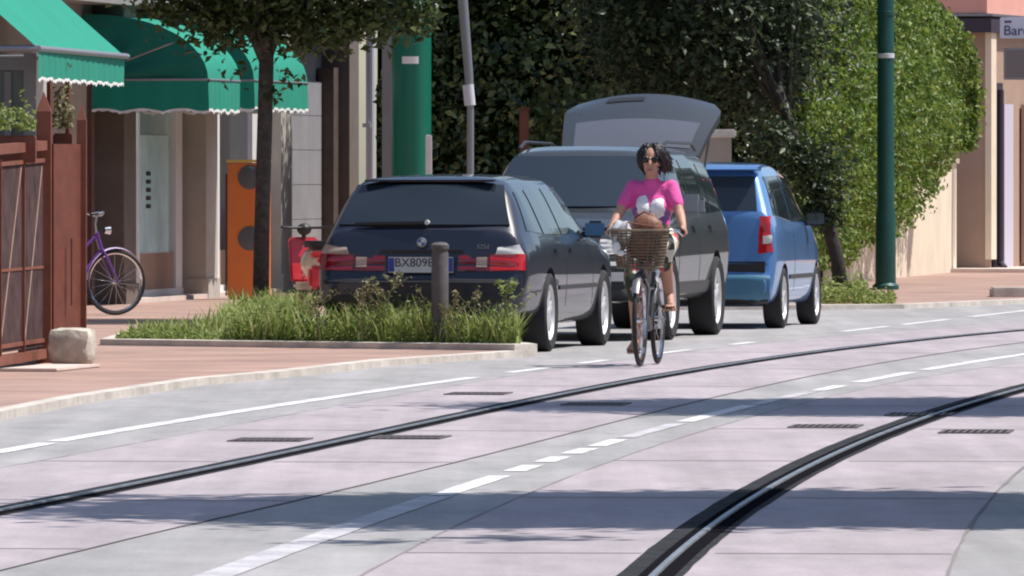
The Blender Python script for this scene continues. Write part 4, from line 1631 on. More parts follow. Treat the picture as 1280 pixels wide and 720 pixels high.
# roof spoiler lip and wiper
mb = MB(); mb.bbox((0, -1.985, 1.392), (1.08, .10, .018), .008); mb.build('roof_lip', M_navy, car, smooth=50)
mb = MB(); mb.beam((.01, -2.315, 1.055), (-.56, -2.30, 1.045), .02, .022); mb.lathe([(0, -.02), (.018, -.02), (.022, .01), (0, .01)], (.03, -2.30, 1.055), 'y', 14, mi=1); mb.build('wiper', [M_trim, M_clear], rw)
for sd in (1, -1):
    for c0 in (((-2.05, .985), (-1.50, .96), (-1.46, 1.31), (-1.86, 1.30)), ((-1.43, .955), (-.62, .95), (-.60, 1.325), (-1.39, 1.315)), ((-.55, .95), (.74, .95), (.40, 1.27), (-.53, 1.325))):
        cs = c0 if sd > 0 else c0
        f = B.patch('side_window', M_carglass, car, cs, 'side', sd, off=.006)
    mirror(car, .945, .60, .985, sd, M_navy)
    # lamps: red cluster, smoked square, clear corner; left side darker to paint its shade
    x0, x1, x2 = sd * .30, sd * .56, sd * .835
    lamp = B.patch('tail_lamp', M_red if sd > 0 else M_darkred, car, [(x1, .665), (x2, .67), (x2 * .995, .80), (x1, .80)] if sd > 0 else [(x2, .67), (x1, .665), (x1, .80), (x2 * .995, .80)], 'rear', off=.014, n=8)
    B.patch('inner_lens', M_darkred, lamp, [(x0, .665), (x1 - sd * .008, .665), (x1 - sd * .008, .80), (x0, .79)], 'rear', off=.012, n=6)
    B.patch('reversing_lens', M_amber, lamp, [(sd * .45, .69), (sd * .535, .69), (sd * .535, .77), (sd * .45, .77)], 'rear', off=.02, n=3)
    B.patch('indicator_lens', M_clear if sd > 0 else M_amber, lamp, [(sd * .60, .80), (x2 * .99, .80), (x2 * .94, .875), (sd * .62, .85)], 'rear', off=.013, n=6)
    wheel(car, sd * .80, -1.415, .32, .225, sd, 7)
    wheel(car, sd * .80, 1.415, .32, .225, sd, 7)
mb = MB()
mb.box((0, -2.418, .715), (.53, .02, .125)); mb.box((-.24, -2.43, .715), (.045, .004, .11), mi=1); mb.box((.24, -2.43, .715), (.045, .004, .11), mi=1); mb.box((.0, -2.4195, .715), (.555, .01, .145), mi=2)
pl_ = mb.build('number_plate', [M_plate, M_plateblue, M_trim], car)
text('BX809BW', .098, (0, -2.43, .73), M_ink, pl_)
mb = MB(); mb.lathe([(0, -.012), (.034, -.012), (.040, -.008), (.040, .012)], (0, -2.388, .895), 'y', 20)
for a in range(4):
    c = [(0, 0)] + [(.028 * math.cos(R(a * 90 + k * 15)), .028 * math.sin(R(a * 90 + k * 15))) for k in range(7)]
    mb.prism([(p[0], .895 + p[1]) for p in c], 'y', -2.4035, -2.401, mi=1 + a % 2)
mb.build('badge', [M_alu, M_clear, mat('badge_blue', (.05, .15, .45), .3)], car, smooth=40)
B.patch('boot_trim', M_trim, car, [(-.34, .805), (.34, .805), (.34, .835), (-.34, .835)], 'rear', off=.012, n=6)
text('525d', .05, (.50, -2.372, .86), M_alu, car)
B.patch('tailgate_seam', M_trim, car, [(-.80, .622), (.80, .622), (.80, .632), (-.80, .632)], 'rear', off=.003, n=14, skirt=.004)
B.patch('bumper_strip', M_trim, car, [(-.80, .565), (.80, .565), (.79, .592), (-.79, .592)], 'rear', off=.010, n=16)
B.patch('lower_valance', M_trim, car, [(-.68, .40), (.68, .40), (.74, .47), (-.74, .47)], 'rear', off=.006, n=12)
for sd in (1, -1):
    B.patch('door_seam', M_trim, car, [(-.595, .36), (-.583, .36), (-.583, .92), (-.595, .92)], 'side', sd, off=.002, n=6, skirt=.004)
    B.patch('door_seam', M_trim, car, [(.80, .36), (.812, .36), (.812, .90), (.80, .90)], 'side', sd, off=.002, n=6, skirt=.004)
    B.patch('side_moulding', M_trim, car, [(-.98, .50), (.98, .50), (.98, .535), (-.98, .535)], 'side', sd, off=.010, n=10)
    B.patch('door_handle', M_navy, car, [(-1.18, .80), (-1.0, .80), (-1.0, .83), (-1.18, .83)], 'side', sd, off=.025, n=3)
    B.patch('door_handle', M_navy, car, [(-.42, .80), (-.24, .80), (-.24, .83), (-.42, .83)], 'side', sd, off=.025, n=3)
B.patch('windscreen', M_carglass, car, [(.68, .99), (-.68, .99), (-.58, 1.34), (.58, 1.34)], 'front', off=.006)
for sd in (1, -1):
    B.patch('headlight', M_clear, car, [(sd * .40, .60), (sd * .72, .60), (sd * .72, .70), (sd * .40, .71)], 'front', off=.012)
B.patch('grille', M_trim, car, [(.25, .55), (-.25, .55), (-.25, .70), (.25, .70)], 'front', off=.012)
# ---- grey SUV facing us, tailgate raised
TH_B = R(9.8)
hb = Vector((math.sin(TH_B), math.cos(TH_B)))
rb = Vector((math.cos(TH_B), -math.sin(TH_B)))
# rear-axle outer wheel at (898, 418)
rx, rz_ = PX(898, 86.3), 86.3
CB = (rx - .93 * rb.x - 1.33 * hb.x, rz_ - .93 * rb.y - 1.33 * hb.y)
suv = car_root('suv', CB, math.pi - TH_B, 'dark grey SUV facing us with its tailgate raised, behind the cyclist')
U = Car([(-2.26, .52, .82, .66, .82, .70, .78, .72), (-2.22, .44, .88, 1.0, .85, 1.04, .80, 1.06), (-2.17, .36, .905, 1.06, .86, 1.52, .68, 1.58), (-2.0, .34, .915, 1.07, .87, 1.60, .68, 1.665), (-1, .32, .92, 1.07, .875, 1.63, .69, 1.70),
         (.05, .32, .92, 1.06, .875, 1.63, .69, 1.695), (.42, .32, .92, 1.055, .87, 1.58, .68, 1.655), (1.22, .32, .92, 1.04, .87, 1.08, .76, 1.135), (1.8, .34, .92, .98, .87, 1.01, .74, 1.055), (2.02, .36, .89, .90, .84, .96, .72, .99), (2.14, .38, .82, .80, .79, .86, .70, .88), (2.22, .44, .72, .66, .70, .69, .62, .70)])
U.wr = .355
U.body(suv, M_graypaint, [(-1.33, 1), (-1.33, -1), (1.33, 1), (1.33, -1)], .41)
ws = U.patch('windscreen', M_carglass, suv, [(.74, 1.16), (-.74, 1.16), (-.62, 1.60), (.62, 1.60)], 'front', off=.006)
mb = MB(); mb.beam((.05, 1.17, 1.175), (.62, 1.05, 1.20), .02, .02); mb.beam((-.55, 1.12, 1.18), (0, 1.08, 1.19), .02, .02); mb.build('wiper', M_trim, ws)
for sd in (1, -1):
    for cs in (((-2.0, 1.12), (-1.35, 1.10), (-1.32, 1.54), (-1.9, 1.52)), ((-1.28, 1.10), (-.38, 1.10), (-.36, 1.57), (-1.25, 1.56)), ((-.30, 1.10), (.92, 1.10), (.36, 1.54), (-.29, 1.57))):
        U.patch('side_window', M_carglass, suv, cs, 'side', sd)
    mb = MB(); mb.bbox((sd * 1.0, .76, 1.17), (.24, .13, .20), .05); mb.beam((sd * .84, .74, 1.10), (sd * .95, .76, 1.12), .06, .07)
    mb.build('side_mirror', M_alu if sd < 0 else M_graypaint, suv, smooth=60)
    lamp = U.patch('headlight', M_clear, suv, [(sd * .40, .74), (sd * .80, .76), (sd * .80, .90), (sd * .42, .87)], 'front', off=.014)
    U.patch('fog_light', M_clear, suv, [(sd * .52, .52), (sd * .64, .52), (sd * .64, .60), (sd * .52, .60)], 'front', off=.02, n=5)
    U.patch('door_seam', M_trim, suv, [(-.34, .45), (-.328, .45), (-.328, 1.05), (-.34, 1.05)], 'side', sd, off=.002, n=6, skirt=.004)
    U.patch('door_seam', M_trim, suv, [(.86, .45), (.872, .45), (.872, 1.03), (.86, 1.03)], 'side', sd, off=.002, n=6, skirt=.004)
    U.patch('side_cladding', M_trim, suv, [(-.90, .40), (.90, .40), (.90, .50), (-.90, .50)], 'side', sd, off=.014, n=10)
    U.patch('door_handle', M_graypaint, suv, [(-.16, .95), (.04, .95), (.04, .985), (-.16, .985)], 'side', sd, off=.025, n=3)
    U.patch('door_handle', M_graypaint, suv, [(-1.12, .95), (-.94, .95), (-.94, .985), (-1.12, .985)], 'side', sd, off=.025, n=3)
    wheel(suv, sd * .82, -1.33, .355, .245, sd, 5)
    wheel(suv, sd * .82, 1.33, .355, .245, sd, 5)
    mb = MB(); mb.tube([(sd * .63, -1.9, 1.665), (sd * .64, -1.6, 1.72), (sd * .64, -.2, 1.73), (sd * .62, .2, 1.67)], .016, 6); mb.build('roof_rail', M_trim, suv)
gr = U.patch('grille', M_trim, suv, [(.36, .70), (-.36, .70), (-.38, .86), (.38, .86)], 'front', off=.012)
U.patch('chrome_bar', M_chrome, gr, [(.37, .76), (-.37, .76), (-.37, .79), (.37, .79)], 'front', off=.03)
U.patch('bumper_bar', M_chrome, suv, [(.62, .655), (-.62, .655), (-.62, .69), (.62, .69)], 'front', off=.02, n=14)
U.patch('bumper_intake', M_trim, suv, [(.46, .46), (-.46, .46), (-.46, .60), (.46, .60)], 'front', off=.012)
U.patch('cargo_opening', M_well, suv, [(-.72, .78), (.72, .78), (.62, 1.55), (-.62, 1.55)], 'rear', off=.004)  # dark patch painted in place of the unlit cargo space
# tailgate hinged at the roof end, swung up past level
tg = MB()
hy, hz = -2.10, 1.64
ang = R(28)
Lg, Wt, Wb = 1.10, .63, .73


def tgp(s, x, lift=0):
    return Vector((x, hy - s * math.cos(ang) - lift * math.sin(ang) * -1 * 0, hz + s * math.sin(ang) + lift))


rows_t, rows_b = [], []
for i in range(13):
    s = i / 12
    w = Wt + (Wb - Wt) * min(1, s * 1.25) - (.10 * max(0, s - .8) / .2)
    bow = .05 * math.sin(s * math.pi) + (.06 * (s - .55) if s > .55 else 0)
    rt, rb2 = [], []
    for j in range(13):
        u = -1 + j / 6
        z_off = bow - .07 * u * u * (.4 + s)
        p = tgp(Lg * s, w * u) + Vector((0, 0, z_off))
        rt.append(p)
        rb2.append(p + Vector((0, .02, -.07)))
    rows_t.append(rt); rows_b.append(rb2)
tg.grid(rows_t); tg.grid(rows_b)
ring = lambda rows: [rows[0][j] for j in range(13)] + [rows[i][12] for i in range(1, 13)] + [rows[12][j] for j in range(11, -1, -1)] + [rows[i][0] for i in range(11, 0, -1)]
tg.grid([ring(rows_t), ring(rows_b)], close=True)
tgo = tg.build('tailgate', M_graypaint, suv, smooth=40)
wg = MB()
wg.grid([[rows_t[i][j] + Vector((0, 0, .006)) for j in range(1, 12)] for i in range(1, 7)])
M_gateglass = mat('tailgate_glass', (.10, .105, .13), .3, coat=.3)  # paler than the other car glass, sky reflection put into the grey
wg.build('rear_window', M_gateglass, tgo, smooth=60)
rc = MB()
rc.grid([[rows_t[i][j] + Vector((0, 0, .008)) for j in range(6, 10)] for i in range(10, 12)])
rc.build('handle_recess', M_trim, tgo, smooth=60)
for sd in (1, -1):
    mb = MB(); mb.tube([(sd * .66, hy - .08, 1.42), (sd * .66, hy - .5, 1.64 + .5 * math.tan(ang) - .10)], .012, 6); mb.build('gas_strut', M_trim, suv)
    mb = MB(); U.patch('tail_lamp', M_red, suv, [(sd * .76, 1.0), (sd * .83, 1.0), (sd * .76, 1.4), (sd * .72, 1.4)], 'rear', off=.008, n=4)

# ---- blue hatchback, seen from behind
TH_C = R(9.0)
hc = Vector((math.sin(TH_C), math.cos(TH_C)))
rc_ = Vector((math.cos(TH_C), -math.sin(TH_C)))
rx, rz_ = PX(981, 90.0), 90.0
CC = (rx - .80 * rc_.x + 1.22 * hc.x, rz_ - .80 * rc_.y + 1.22 * hc.y)
hat = car_root('hatchback', CC, -TH_C, 'bright blue small hatchback with tall red tail lamps, parked in front of the hedge')
Q = Car([(-1.86, .30, .68, .42, .68, .46, .64, .47), (-1.83, .26, .75, .46, .745, .50, .72, .51), (-1.77, .24, .775, .50, .765, .535, .73, .545), (-1.745, .23, .78, .90, .75, 1.02, .70, 1.05), (-1.68, .22, .79, .95, .76, 1.10, .68, 1.13),
         (-1.46, .22, .80, .96, .77, 1.45, .60, 1.50), (-1.2, .2, .805, .96, .775, 1.47, .61, 1.545), (-.3, .2, .805, .96, .775, 1.48, .62, 1.56), (.3, .2, .805, .955, .775, 1.43, .61, 1.51), (1.05, .2, .80, .95, .77, .99, .66, 1.03), (1.5, .2, .78, .86, .74, .90, .62, .93), (1.70, .22, .72, .70, .68, .75, .60, .78), (1.80, .3, .6, .5, .58, .55, .5, .56)])
Q.wr = .285
Q.body(hat, M_bluepaint, [(-1.22, 1), (-1.22, -1), (1.22, 1), (1.22, -1)], .325)
Q.patch('rear_window', M_carglass, hat, [(-.60, 1.10), (.60, 1.10), (.55, 1.42), (-.55, 1.42)], 'rear', off=.008)
Q.patch('bumper', M_tealbump, hat, [(-.73, .27), (.73, .27), (.735, .49), (-.735, .49)], 'rear', off=.02, n=14)
mb = MB(); mb.bbox((0, -1.765, .565), (1.42, .09, .13), .02); mb.build('bumper_recess', M_trim, hat, smooth=40)
Q.patch('bumper_trim', M_trim, hat, [(-.70, .245), (.70, .245), (.71, .285), (-.71, .285)], 'rear', off=.026, n=10)
mb = MB()
mb.box((-.0 + .0, -1.79, .80), (.52, .02, .115)); mb.box((0, -1.787, .80), (.55, .015, .145), mi=1)
mb.build('number_plate', [M_plate, M_bluepaint], hat)
mb = MB()
pr = [(-1.30, 1.535), (-1.62, 1.515), (-1.66, 1.49), (-1.60, 1.475), (-1.42, 1.475)]
mb.prism(pr, 'x', -.60, .60); mb.build('roof_spoiler', M_bluepaint, hat, smooth=30)
for sd in (1, -1):
    cn = [(sd * .62, .70), (sd * .758, .72), (sd * .715, 1.05), (sd * .63, 1.05)]
    lamp = Q.patch('tail_lamp', M_red, hat, cn, 'rear', off=.016, n=8)
    Q.patch('reversing_lens', M_clear, lamp, [(sd * .665, .795), (sd * .745, .80), (sd * .74, .87), (sd * .665, .87)], 'rear', off=.024, n=4)
    for cs in (((-1.52, 1.06), (-.52, 1.0), (-.50, 1.43), (-1.33, 1.42)), ((-.45, 1.0), (.72, .99), (.22, 1.40), (-.43, 1.43))):
        Q.patch('side_window', M_carglass, hat, cs, 'side', sd)
    mirror(hat, .87, .55, 1.02, sd, M_trim, M_carglass)
    Q.patch('door_seam', M_trim, hat, [(-.48, .34), (-.468, .34), (-.468, .97), (-.48, .97)], 'side', sd, off=.002, n=6, skirt=.004)
    Q.patch('side_moulding', M_trim, hat, [(-.85, .46), (.85, .46), (.85, .50), (-.85, .50)], 'side', sd, off=.010, n=10)
    wheel(hat, sd * .715, -1.22, .285, .185, sd, 6, False)
    wheel(hat, sd * .715, 1.22, .285, .185, sd, 6, False)
Q.patch('windscreen', M_carglass, hat, [(.62, 1.06), (-.62, 1.06), (-.56, 1.44), (.56, 1.44)], 'front', off=.006)
for sd in (1, -1):
    Q.patch('headlight', M_clear, hat, [(sd * .34, .60), (sd * .62, .62), (sd * .62, .74), (sd * .36, .72)], 'front', off=.012)


# ------------------------------------------------------------------ bicycles
def bicycle(name, label, loc, rz, M_f, M_fend, wr=.345, basket=False, steer=0, crank=90, grp=None):
    """step-through city bicycle; y forward, wheel hubs at y = +-.53"""
    b = thing(name, loc, rz, label, 'bicycle', grp)
    M_grey = M_alu

    def mk_wheel(y):
        t = MB()
        t.lathe([(wr - .036 + .018 * math.cos(a), .018 * math.sin(a)) for a in np.linspace(0, 2 * math.pi, 9)[:-1]], axis='x', n=40, closed=True) if False else None
        t.lathe([(wr - .018 + .018 * math.cos(a), .018 * math.sin(a)) for a in np.linspace(0, 2 * math.pi, 9)[:-1]], axis='x', n=44, closed=True)
        o = t.build('wheel', M_tyre, b, smooth=60)
        o.location = (0, y, wr)
        if y > 0: o.rotation_euler.z = steer
        m = MB()
        m.lathe([(wr - .034, -.013), (wr - .046, -.011), (wr - .046, .011), (wr - .034, .013)], axis='x', n=44, closed=True)
        m.build('rim', M_chrome, o, smooth=40)
        m = MB()
        m.lathe([(0, -.04), (.018, -.04), (.018, .04), (0, .04)], axis='x', n=12)
        for k in range(18):
            a = 2 * math.pi * k / 18
            sx = .03 if k % 2 else -.03
            m.tube([(sx, .017 * math.cos(a), .017 * math.sin(a)), (0, (wr - .046) * math.cos(a + .2), (wr - .046) * math.sin(a + .2))], .0012, 4)
        m.build('spokes', M_chrome, o)
    mk_wheel(.53); mk_wheel(-.53)
    f = MB()
    bb = (0, -.09, .275)
    head_b, head_t = Vector((0, .36, .66)), Vector((0, .315, .80))
    seat_j = (0, -.24, .58)
    f.tube([bb, seat_j, (0, -.29, .70)], .016, 8)
    f.tube([head_b + Vector((0, 0, -.02)), (0, .15, .40), bb], .019, 8)
    f.tube([head_t, (0, .08, .58), seat_j], .016, 8)
    f.tube([head_b + Vector((0, .01, -.03)), head_t + Vector((0, -.005, .02))], .024, 10)
    for s in (-1, 1):
        f.tube([(s * .02, -.10, .275), (s * .055, -.53, wr)], .010, 6)
        f.tube([(s * .02, -.25, .60), (s * .055, -.53, wr)], .009, 6)
    f.build('frame', M_f, b, smooth=60)
    k = MB()
    for s in (-1, 1):
        k.tube([(s * .012, .365, .66), (s * .05, .40, .58), (s * .052, .53, wr)], [.014, .013, .010], 8)
    k.build('fork', M_f, b, smooth=60)
    for y, a0, a1 in ((.53, 35, 175), (-.53, 20, 190)):
        rows = []
        fe = MB()
        for q in np.linspace(a0, a1, 22):
            rows.append([(x, y + (wr + .022 - abs(x) * .35) * math.cos(R(q)) * (1 if y < 0 else 1), wr + (wr + .022 - abs(x) * .35) * math.sin(R(q))) for x in (-.028, -.014, 0, .014, .028)])
        fe.grid(rows)
        fe.build('mudguard', M_fend, b, smooth=60)
    s = MB()
    s.tube([(0, -.285, .70), (0, -.30, .80)], .013, 8)
    s.build('seat_post', M_chrome, b, smooth=60)
    s = MB()
    prof = [(-.13, .085, 0), (-.10, .105, .015), (-.03, .095, .012), (.04, .05, .006), (.10, .028, .004), (.14, .02, -.012)]
    rows = []
    for y, w, dz in prof:
        rows.append([(w * math.cos(a), -.30 + y, .84 + dz + (.032 if math.sin(a) > 0 else .05) * math.sin(a)) for a in np.linspace(0, 2 * math.pi, 13)[:-1]])
    s.grid(rows, close=True)
    s.add(rows[0], [tuple(range(12))]); s.add(rows[-1], [tuple(range(12))])
    s.build('saddle', M_black, b, smooth=60)
    hb_ = MB()
    hb_.tube([head_t, (0, .30, .90), (0, .31, .985)], .013, 8)
    pts = [(x, y, z) for x, y, z in ((-.275, .10, 1.0), (-.26, .17, 1.01), (-.20, .27, 1.02), (-.08, .32, .99), (0, .32, .985), (.08, .32, .99), (.20, .27, 1.02), (.26, .17, 1.01), (.275, .10, 1.0))]
    hb_.tube(pts, .011, 8)
    hbo = hb_.build('handlebar', M_chrome, b, smooth=60)
    for sd in (-1, 1):
        g = MB(); g.tube([(sd * .277, .075, .998), (sd * .262, .165, 1.01)], .017, 10); g.build('grip', M_black, hbo, smooth=60)
        g = MB(); g.tube([(sd * .235, .24, 1.01), (sd * .262, .23, 1.0), (sd * .275, .14, .975)], .006, 6); g.build('brake_lever', M_chrome, hbo)
    c = MB()
    c.lathe([(.075, -.004), (.09, -.004), (.09, .004), (.075, .004)], (.05, -.09, .275), 'x', 24, closed=True)
    for q in range(5):
        a = q * 2 * math.pi / 5
        c.beam((.05, -.09, .275), (.05, -.09 + .08 * math.cos(a), .275 + .08 * math.sin(a)), .006, .012)
    ca = R(crank)
    cy, cz_ = math.cos(ca) * .165, math.sin(ca) * .165
    c.beam((-.065, -.09, .275), (-.075, -.09 + cy, .275 + cz_), .014, .022)
    c.beam((.065, -.09, .275), (.075, -.09 - cy, .275 - cz_), .014, .022)
    co = c.build('crankset', M_chrome, b, smooth=40)
    for sd, sg_ in ((-1, 1), (1, -1)):
        p = MB(); p.bbox((sd * .13, -.09 + cy * sg_, .275 + cz_ * sg_), (.09, .085, .022), .006); p.build('pedal', M_black, co)
    ch = MB(); ch.bbox((.055, -.31, .30), (.014, .46, .10), .006); ch.build('chain_guard', M_fend, b)
    if basket:
        w = MB()
        # woven basket: tapered rounded box of slats and hoops
        def ringp(z, sx, sy, n=32):
            out = []
            for i in range(n):
                a = 2 * math.pi * i / n
                cx_, sy_ = math.cos(a), math.sin(a)
                e = .55
                out.append((sx * math.copysign(abs(cx_) ** e, cx_), .53 + sy * math.copysign(abs(sy_) ** e, sy_), z))
            return out
        lv = [(.745, .165, .115), (.84, .185, .13), (.94, .20, .142), (1.02, .215, .15)]
        rows = []
        for i in range(13):
            z = .745 + .275 * i / 12
            sx = np.interp(z, [a[0] for a in lv], [a[1] for a in lv]); sy = np.interp(z, [a[0] for a in lv], [a[2] for a in lv])
            rr = ringp(z, sx, sy)
            w.tube(rr + [rr[0]], .006 if i not in (0, 12) else .011, 5, caps=False)
        for i in range(0, 32):
            w.tube([ringp(z, sx, sy)[i] for z, sx, sy in lv], .0055, 4)
        base = ringp(.745, .16, .11)
        w.add(base, [tuple(range(32))])
        w.build('basket', mat('wicker', (.15, .115, .08), .85, var=.4, scale=25), b, smooth=60)
        m_ = MB(); m_.tube([(0, .36, .78), (0, .42, .78)], .012, 6); m_.beam((0, .38, .735), (0, .62, .735), .12, .008); m_.build('basket_bracket', M_black, b)
    else:
        l = MB(); l.lathe([(0, .0), (.03, .0), (.042, .06), (0, .068)], (0, .40, .84), 'y', 14); l.build('lamp', M_chrome, b, smooth=40)
    return b


FWX, FWZ = PX(800, 71.8), 71.8
th = R(8)
bc = (FWX + .53 * math.sin(th), FWZ + .53 * math.cos(th))
bike_rz = math.pi - th
bike = bicycle('bicycle', 'city bicycle with a loaded wicker front basket, ridden towards us on the road', (bc[0], bc[1], .006), bike_rz,
               mat('bike_grey_paint', (.055, .055, .065), .35, coat=.6), mat('bike_mudguard', (.22, .22, .24), .35, .5), basket=True, grp='bicycles')
bicycle('bicycle', 'purple bicycle parked before the dark shop door, half hidden by the timber fence', (-4.36, 94.6, .05), R(-56),
        mat('bike_purple_paint', (.13, .035, .26), .35, coat=.6), mat('bike_white_guard', (.62, .52, .72), .4), grp='bicycles', wr=.325, steer=R(-8))

# things carried in the basket
M_bag = mat('brown_leather', (.22, .085, .045), .55, var=.3, scale=9, bump=.3)
hbag = thing('handbag', (bc[0], bc[1], .006), bike_rz, 'brown leather handbag lying in the bicycle basket', 'bag')
mb = MB()
mb.sphere((-.05, .53, 1.0), (.135, .085, .14), 18); mb.sphere((-.02, .52, .92), (.13, .10, .13), 18)
o = mb.build('bag_body', M_bag, hbag, smooth=180)
m = o.modifiers.new('r', 'REMESH'); m.mode = 'VOXEL'; m.voxel_size = .012; m.use_smooth_shade = True
bpy.context.view_layer.update(); apply_mods(o)
mb = MB(); mb.tube([(-.13, .50, 1.03), (-.10, .49, 1.13), (-.03, .49, 1.16), (.04, .49, 1.12), (.05, .50, 1.03)], .009, 6); mb.tube([(-.02, .60, .98), (-.10, .62, 1.05), (.09, .61, 1.08)], .006, 5); mb.build('strap', M_bag, hbag, smooth=60)
jk = thing('bundle', (bc[0], bc[1], .006), bike_rz, 'crumpled grey cloth bundle hanging over one side of the bicycle basket', 'cloth')
mb = MB()
bm = bmesh.new(); bmesh.ops.create_icosphere(bm, subdivisions=4, radius=1)
for v in bm.verts:
    n_ = math.sin(v.co.x * 7 + v.co.z * 5) * .09 + math.sin(v.co.y * 11 + v.co.z * 3) * .06 + math.sin(v.co.z * 13 + v.co.x * 4) * .05
    v.co = v.co * (1 + n_)
    v.co = Vector((v.co.x * .085 + .135, v.co.y * .11 + .55, v.co.z * .105 + .985))
bm.verts.index_update()
mb.add([v.co for v in bm.verts], [tuple(v.index for v in q.verts) for q in bm.faces]); bm.free()
mb.build('cloth', mat('grey_cloth', (.42, .42, .44), .9, var=.35, scale=14), jk, smooth=180)
mb = MB(); mb.sphere((.125, .68, .85), (.03, .02, .022), 10); mb.sphere((.16, .66, .89), (.035, .02, .05), 10); mb.build('tag', M_clear, jk, smooth=180)

# ------------------------------------------------------------------ cyclist
M_skin = mat('skin', (.50, .27, .19), .55, var=.08, scale=9)
M_hair = mat('dark_hair', (.018, .012, .014), .5, var=.4, scale=30)
M_lens = mat('sunglass_lens', (.01, .008, .008), .08)
M_sandal = mat('tan_sandal', (.45, .27, .17), .6)


def shirt_mat():
    m = mat('pink_shirt', (.78, .10, .36), .85, bump=.8, bscale=11)
    nt = m.node_tree
    b = nt.nodes['Principled BSDF']
    tc = [n for n in nt.nodes if n.type == 'TEX_COORD'][0]

    def blob(c, r):
        mp = nt.nodes.new('ShaderNodeMapping')
        mp.inputs['Location'].default_value = [-a / q for a, q in zip(c, r)]
        mp.inputs['Scale'].default_value = [1 / q for q in r]
        nt.links.new(tc.outputs['Object'], mp.inputs['Vector'])
        nz = nt.nodes.new('ShaderNodeTexNoise'); nz.inputs['Scale'].default_value = 14
        nt.links.new(tc.outputs['Object'], nz.inputs['Vector'])
        ln = nt.nodes.new('ShaderNodeVectorMath'); ln.operation = 'LENGTH'
        nt.links.new(mp.outputs['Vector'], ln.inputs[0])
        ad = nt.nodes.new('ShaderNodeMath'); ad.operation = 'ADD'
        nt.links.new(ln.outputs['Value'], ad.inputs[0]); nt.links.new(nz.outputs['Fac'], ad.inputs[1])
        lt = nt.nodes.new('ShaderNodeMath'); lt.operation = 'LESS_THAN'; lt.inputs[1].default_value = 1.4
        nt.links.new(ad.outputs['Value'], lt.inputs[0])
        return lt.outputs['Value']
    prev = None
    base = (.78, .10, .36, 1)
    for c, r, col in (((0, .0, 1.13), (.19, .5, .10), (.20, .09, .32, 1)), ((.02, .0, .99), (.4, .5, .09), (.14, .16, .11, 1)), ((.055, .0, 1.20), (.055, .5, .085), (.85, .82, .85, 1)), ((-.06, .0, 1.185), (.065, .5, .095), (.85, .82, .85, 1)), ((.0, .0, 1.08), (.10, .5, .03), (.75, .70, .74, 1))):
        mx = nt.nodes.new('ShaderNodeMix'); mx.data_type = 'RGBA'
        nt.links.new(blob(c, r), mx.inputs['Factor'])
        if prev is None: mx.inputs['A'].default_value = base
        else: nt.links.new(prev, mx.inputs['A'])
        mx.inputs['B'].default_value = col
        prev = mx.outputs['Result']
    nt.links.new(prev, b.inputs['Base Color'])
    return m


def skirt_mat():
    m = mat('floral_skirt', (.5, .5, .4), .85, bump=.7, bscale=12)
    nt = m.node_tree
    b = nt.nodes['Principled BSDF']
    tc = [n for n in nt.nodes if n.type == 'TEX_COORD'][0]
    v = nt.nodes.new('ShaderNodeTexVoronoi'); v.inputs['Scale'].default_value = 19
    nt.links.new(tc.outputs['Object'], v.inputs['Vector'])
    s = nt.nodes.new('ShaderNodeSeparateColor')
    nt.links.new(v.outputs['Color'], s.inputs['Color'])
    r = nt.nodes.new('ShaderNodeValToRGB')
    r.color_ramp.interpolation = 'CONSTANT'
    e = r.color_ramp.elements
    e[0].color = (.045, .05, .03, 1); e[1].color = (.62, .60, .50, 1); e[1].position = .36
    k = e.new(.66); k.color = (.13, .15, .06, 1)
    k = e.new(.82); k.color = (.50, .06, .09, 1)
    nt.links.new(s.outputs['Red'], r.inputs['Fac'])
    nt.links.new(r.outputs['Color'], b.inputs['Base Color'])
    return m


rider = thing('person', (bc[0], bc[1], .006), bike_rz, 'woman in a pink printed T-shirt, floral skirt and sunglasses riding the bicycle', 'person')


def remesh(o, vox, smooth=4, fac=.5):
    m = o.modifiers.new('r', 'REMESH'); m.mode = 'VOXEL'; m.voxel_size = vox; m.use_smooth_shade = True
    if smooth:
        s = o.modifiers.new('s', 'SMOOTH'); s.factor = fac; s.iterations = smooth
    bpy.context.view_layer.update()
    return apply_mods(o)


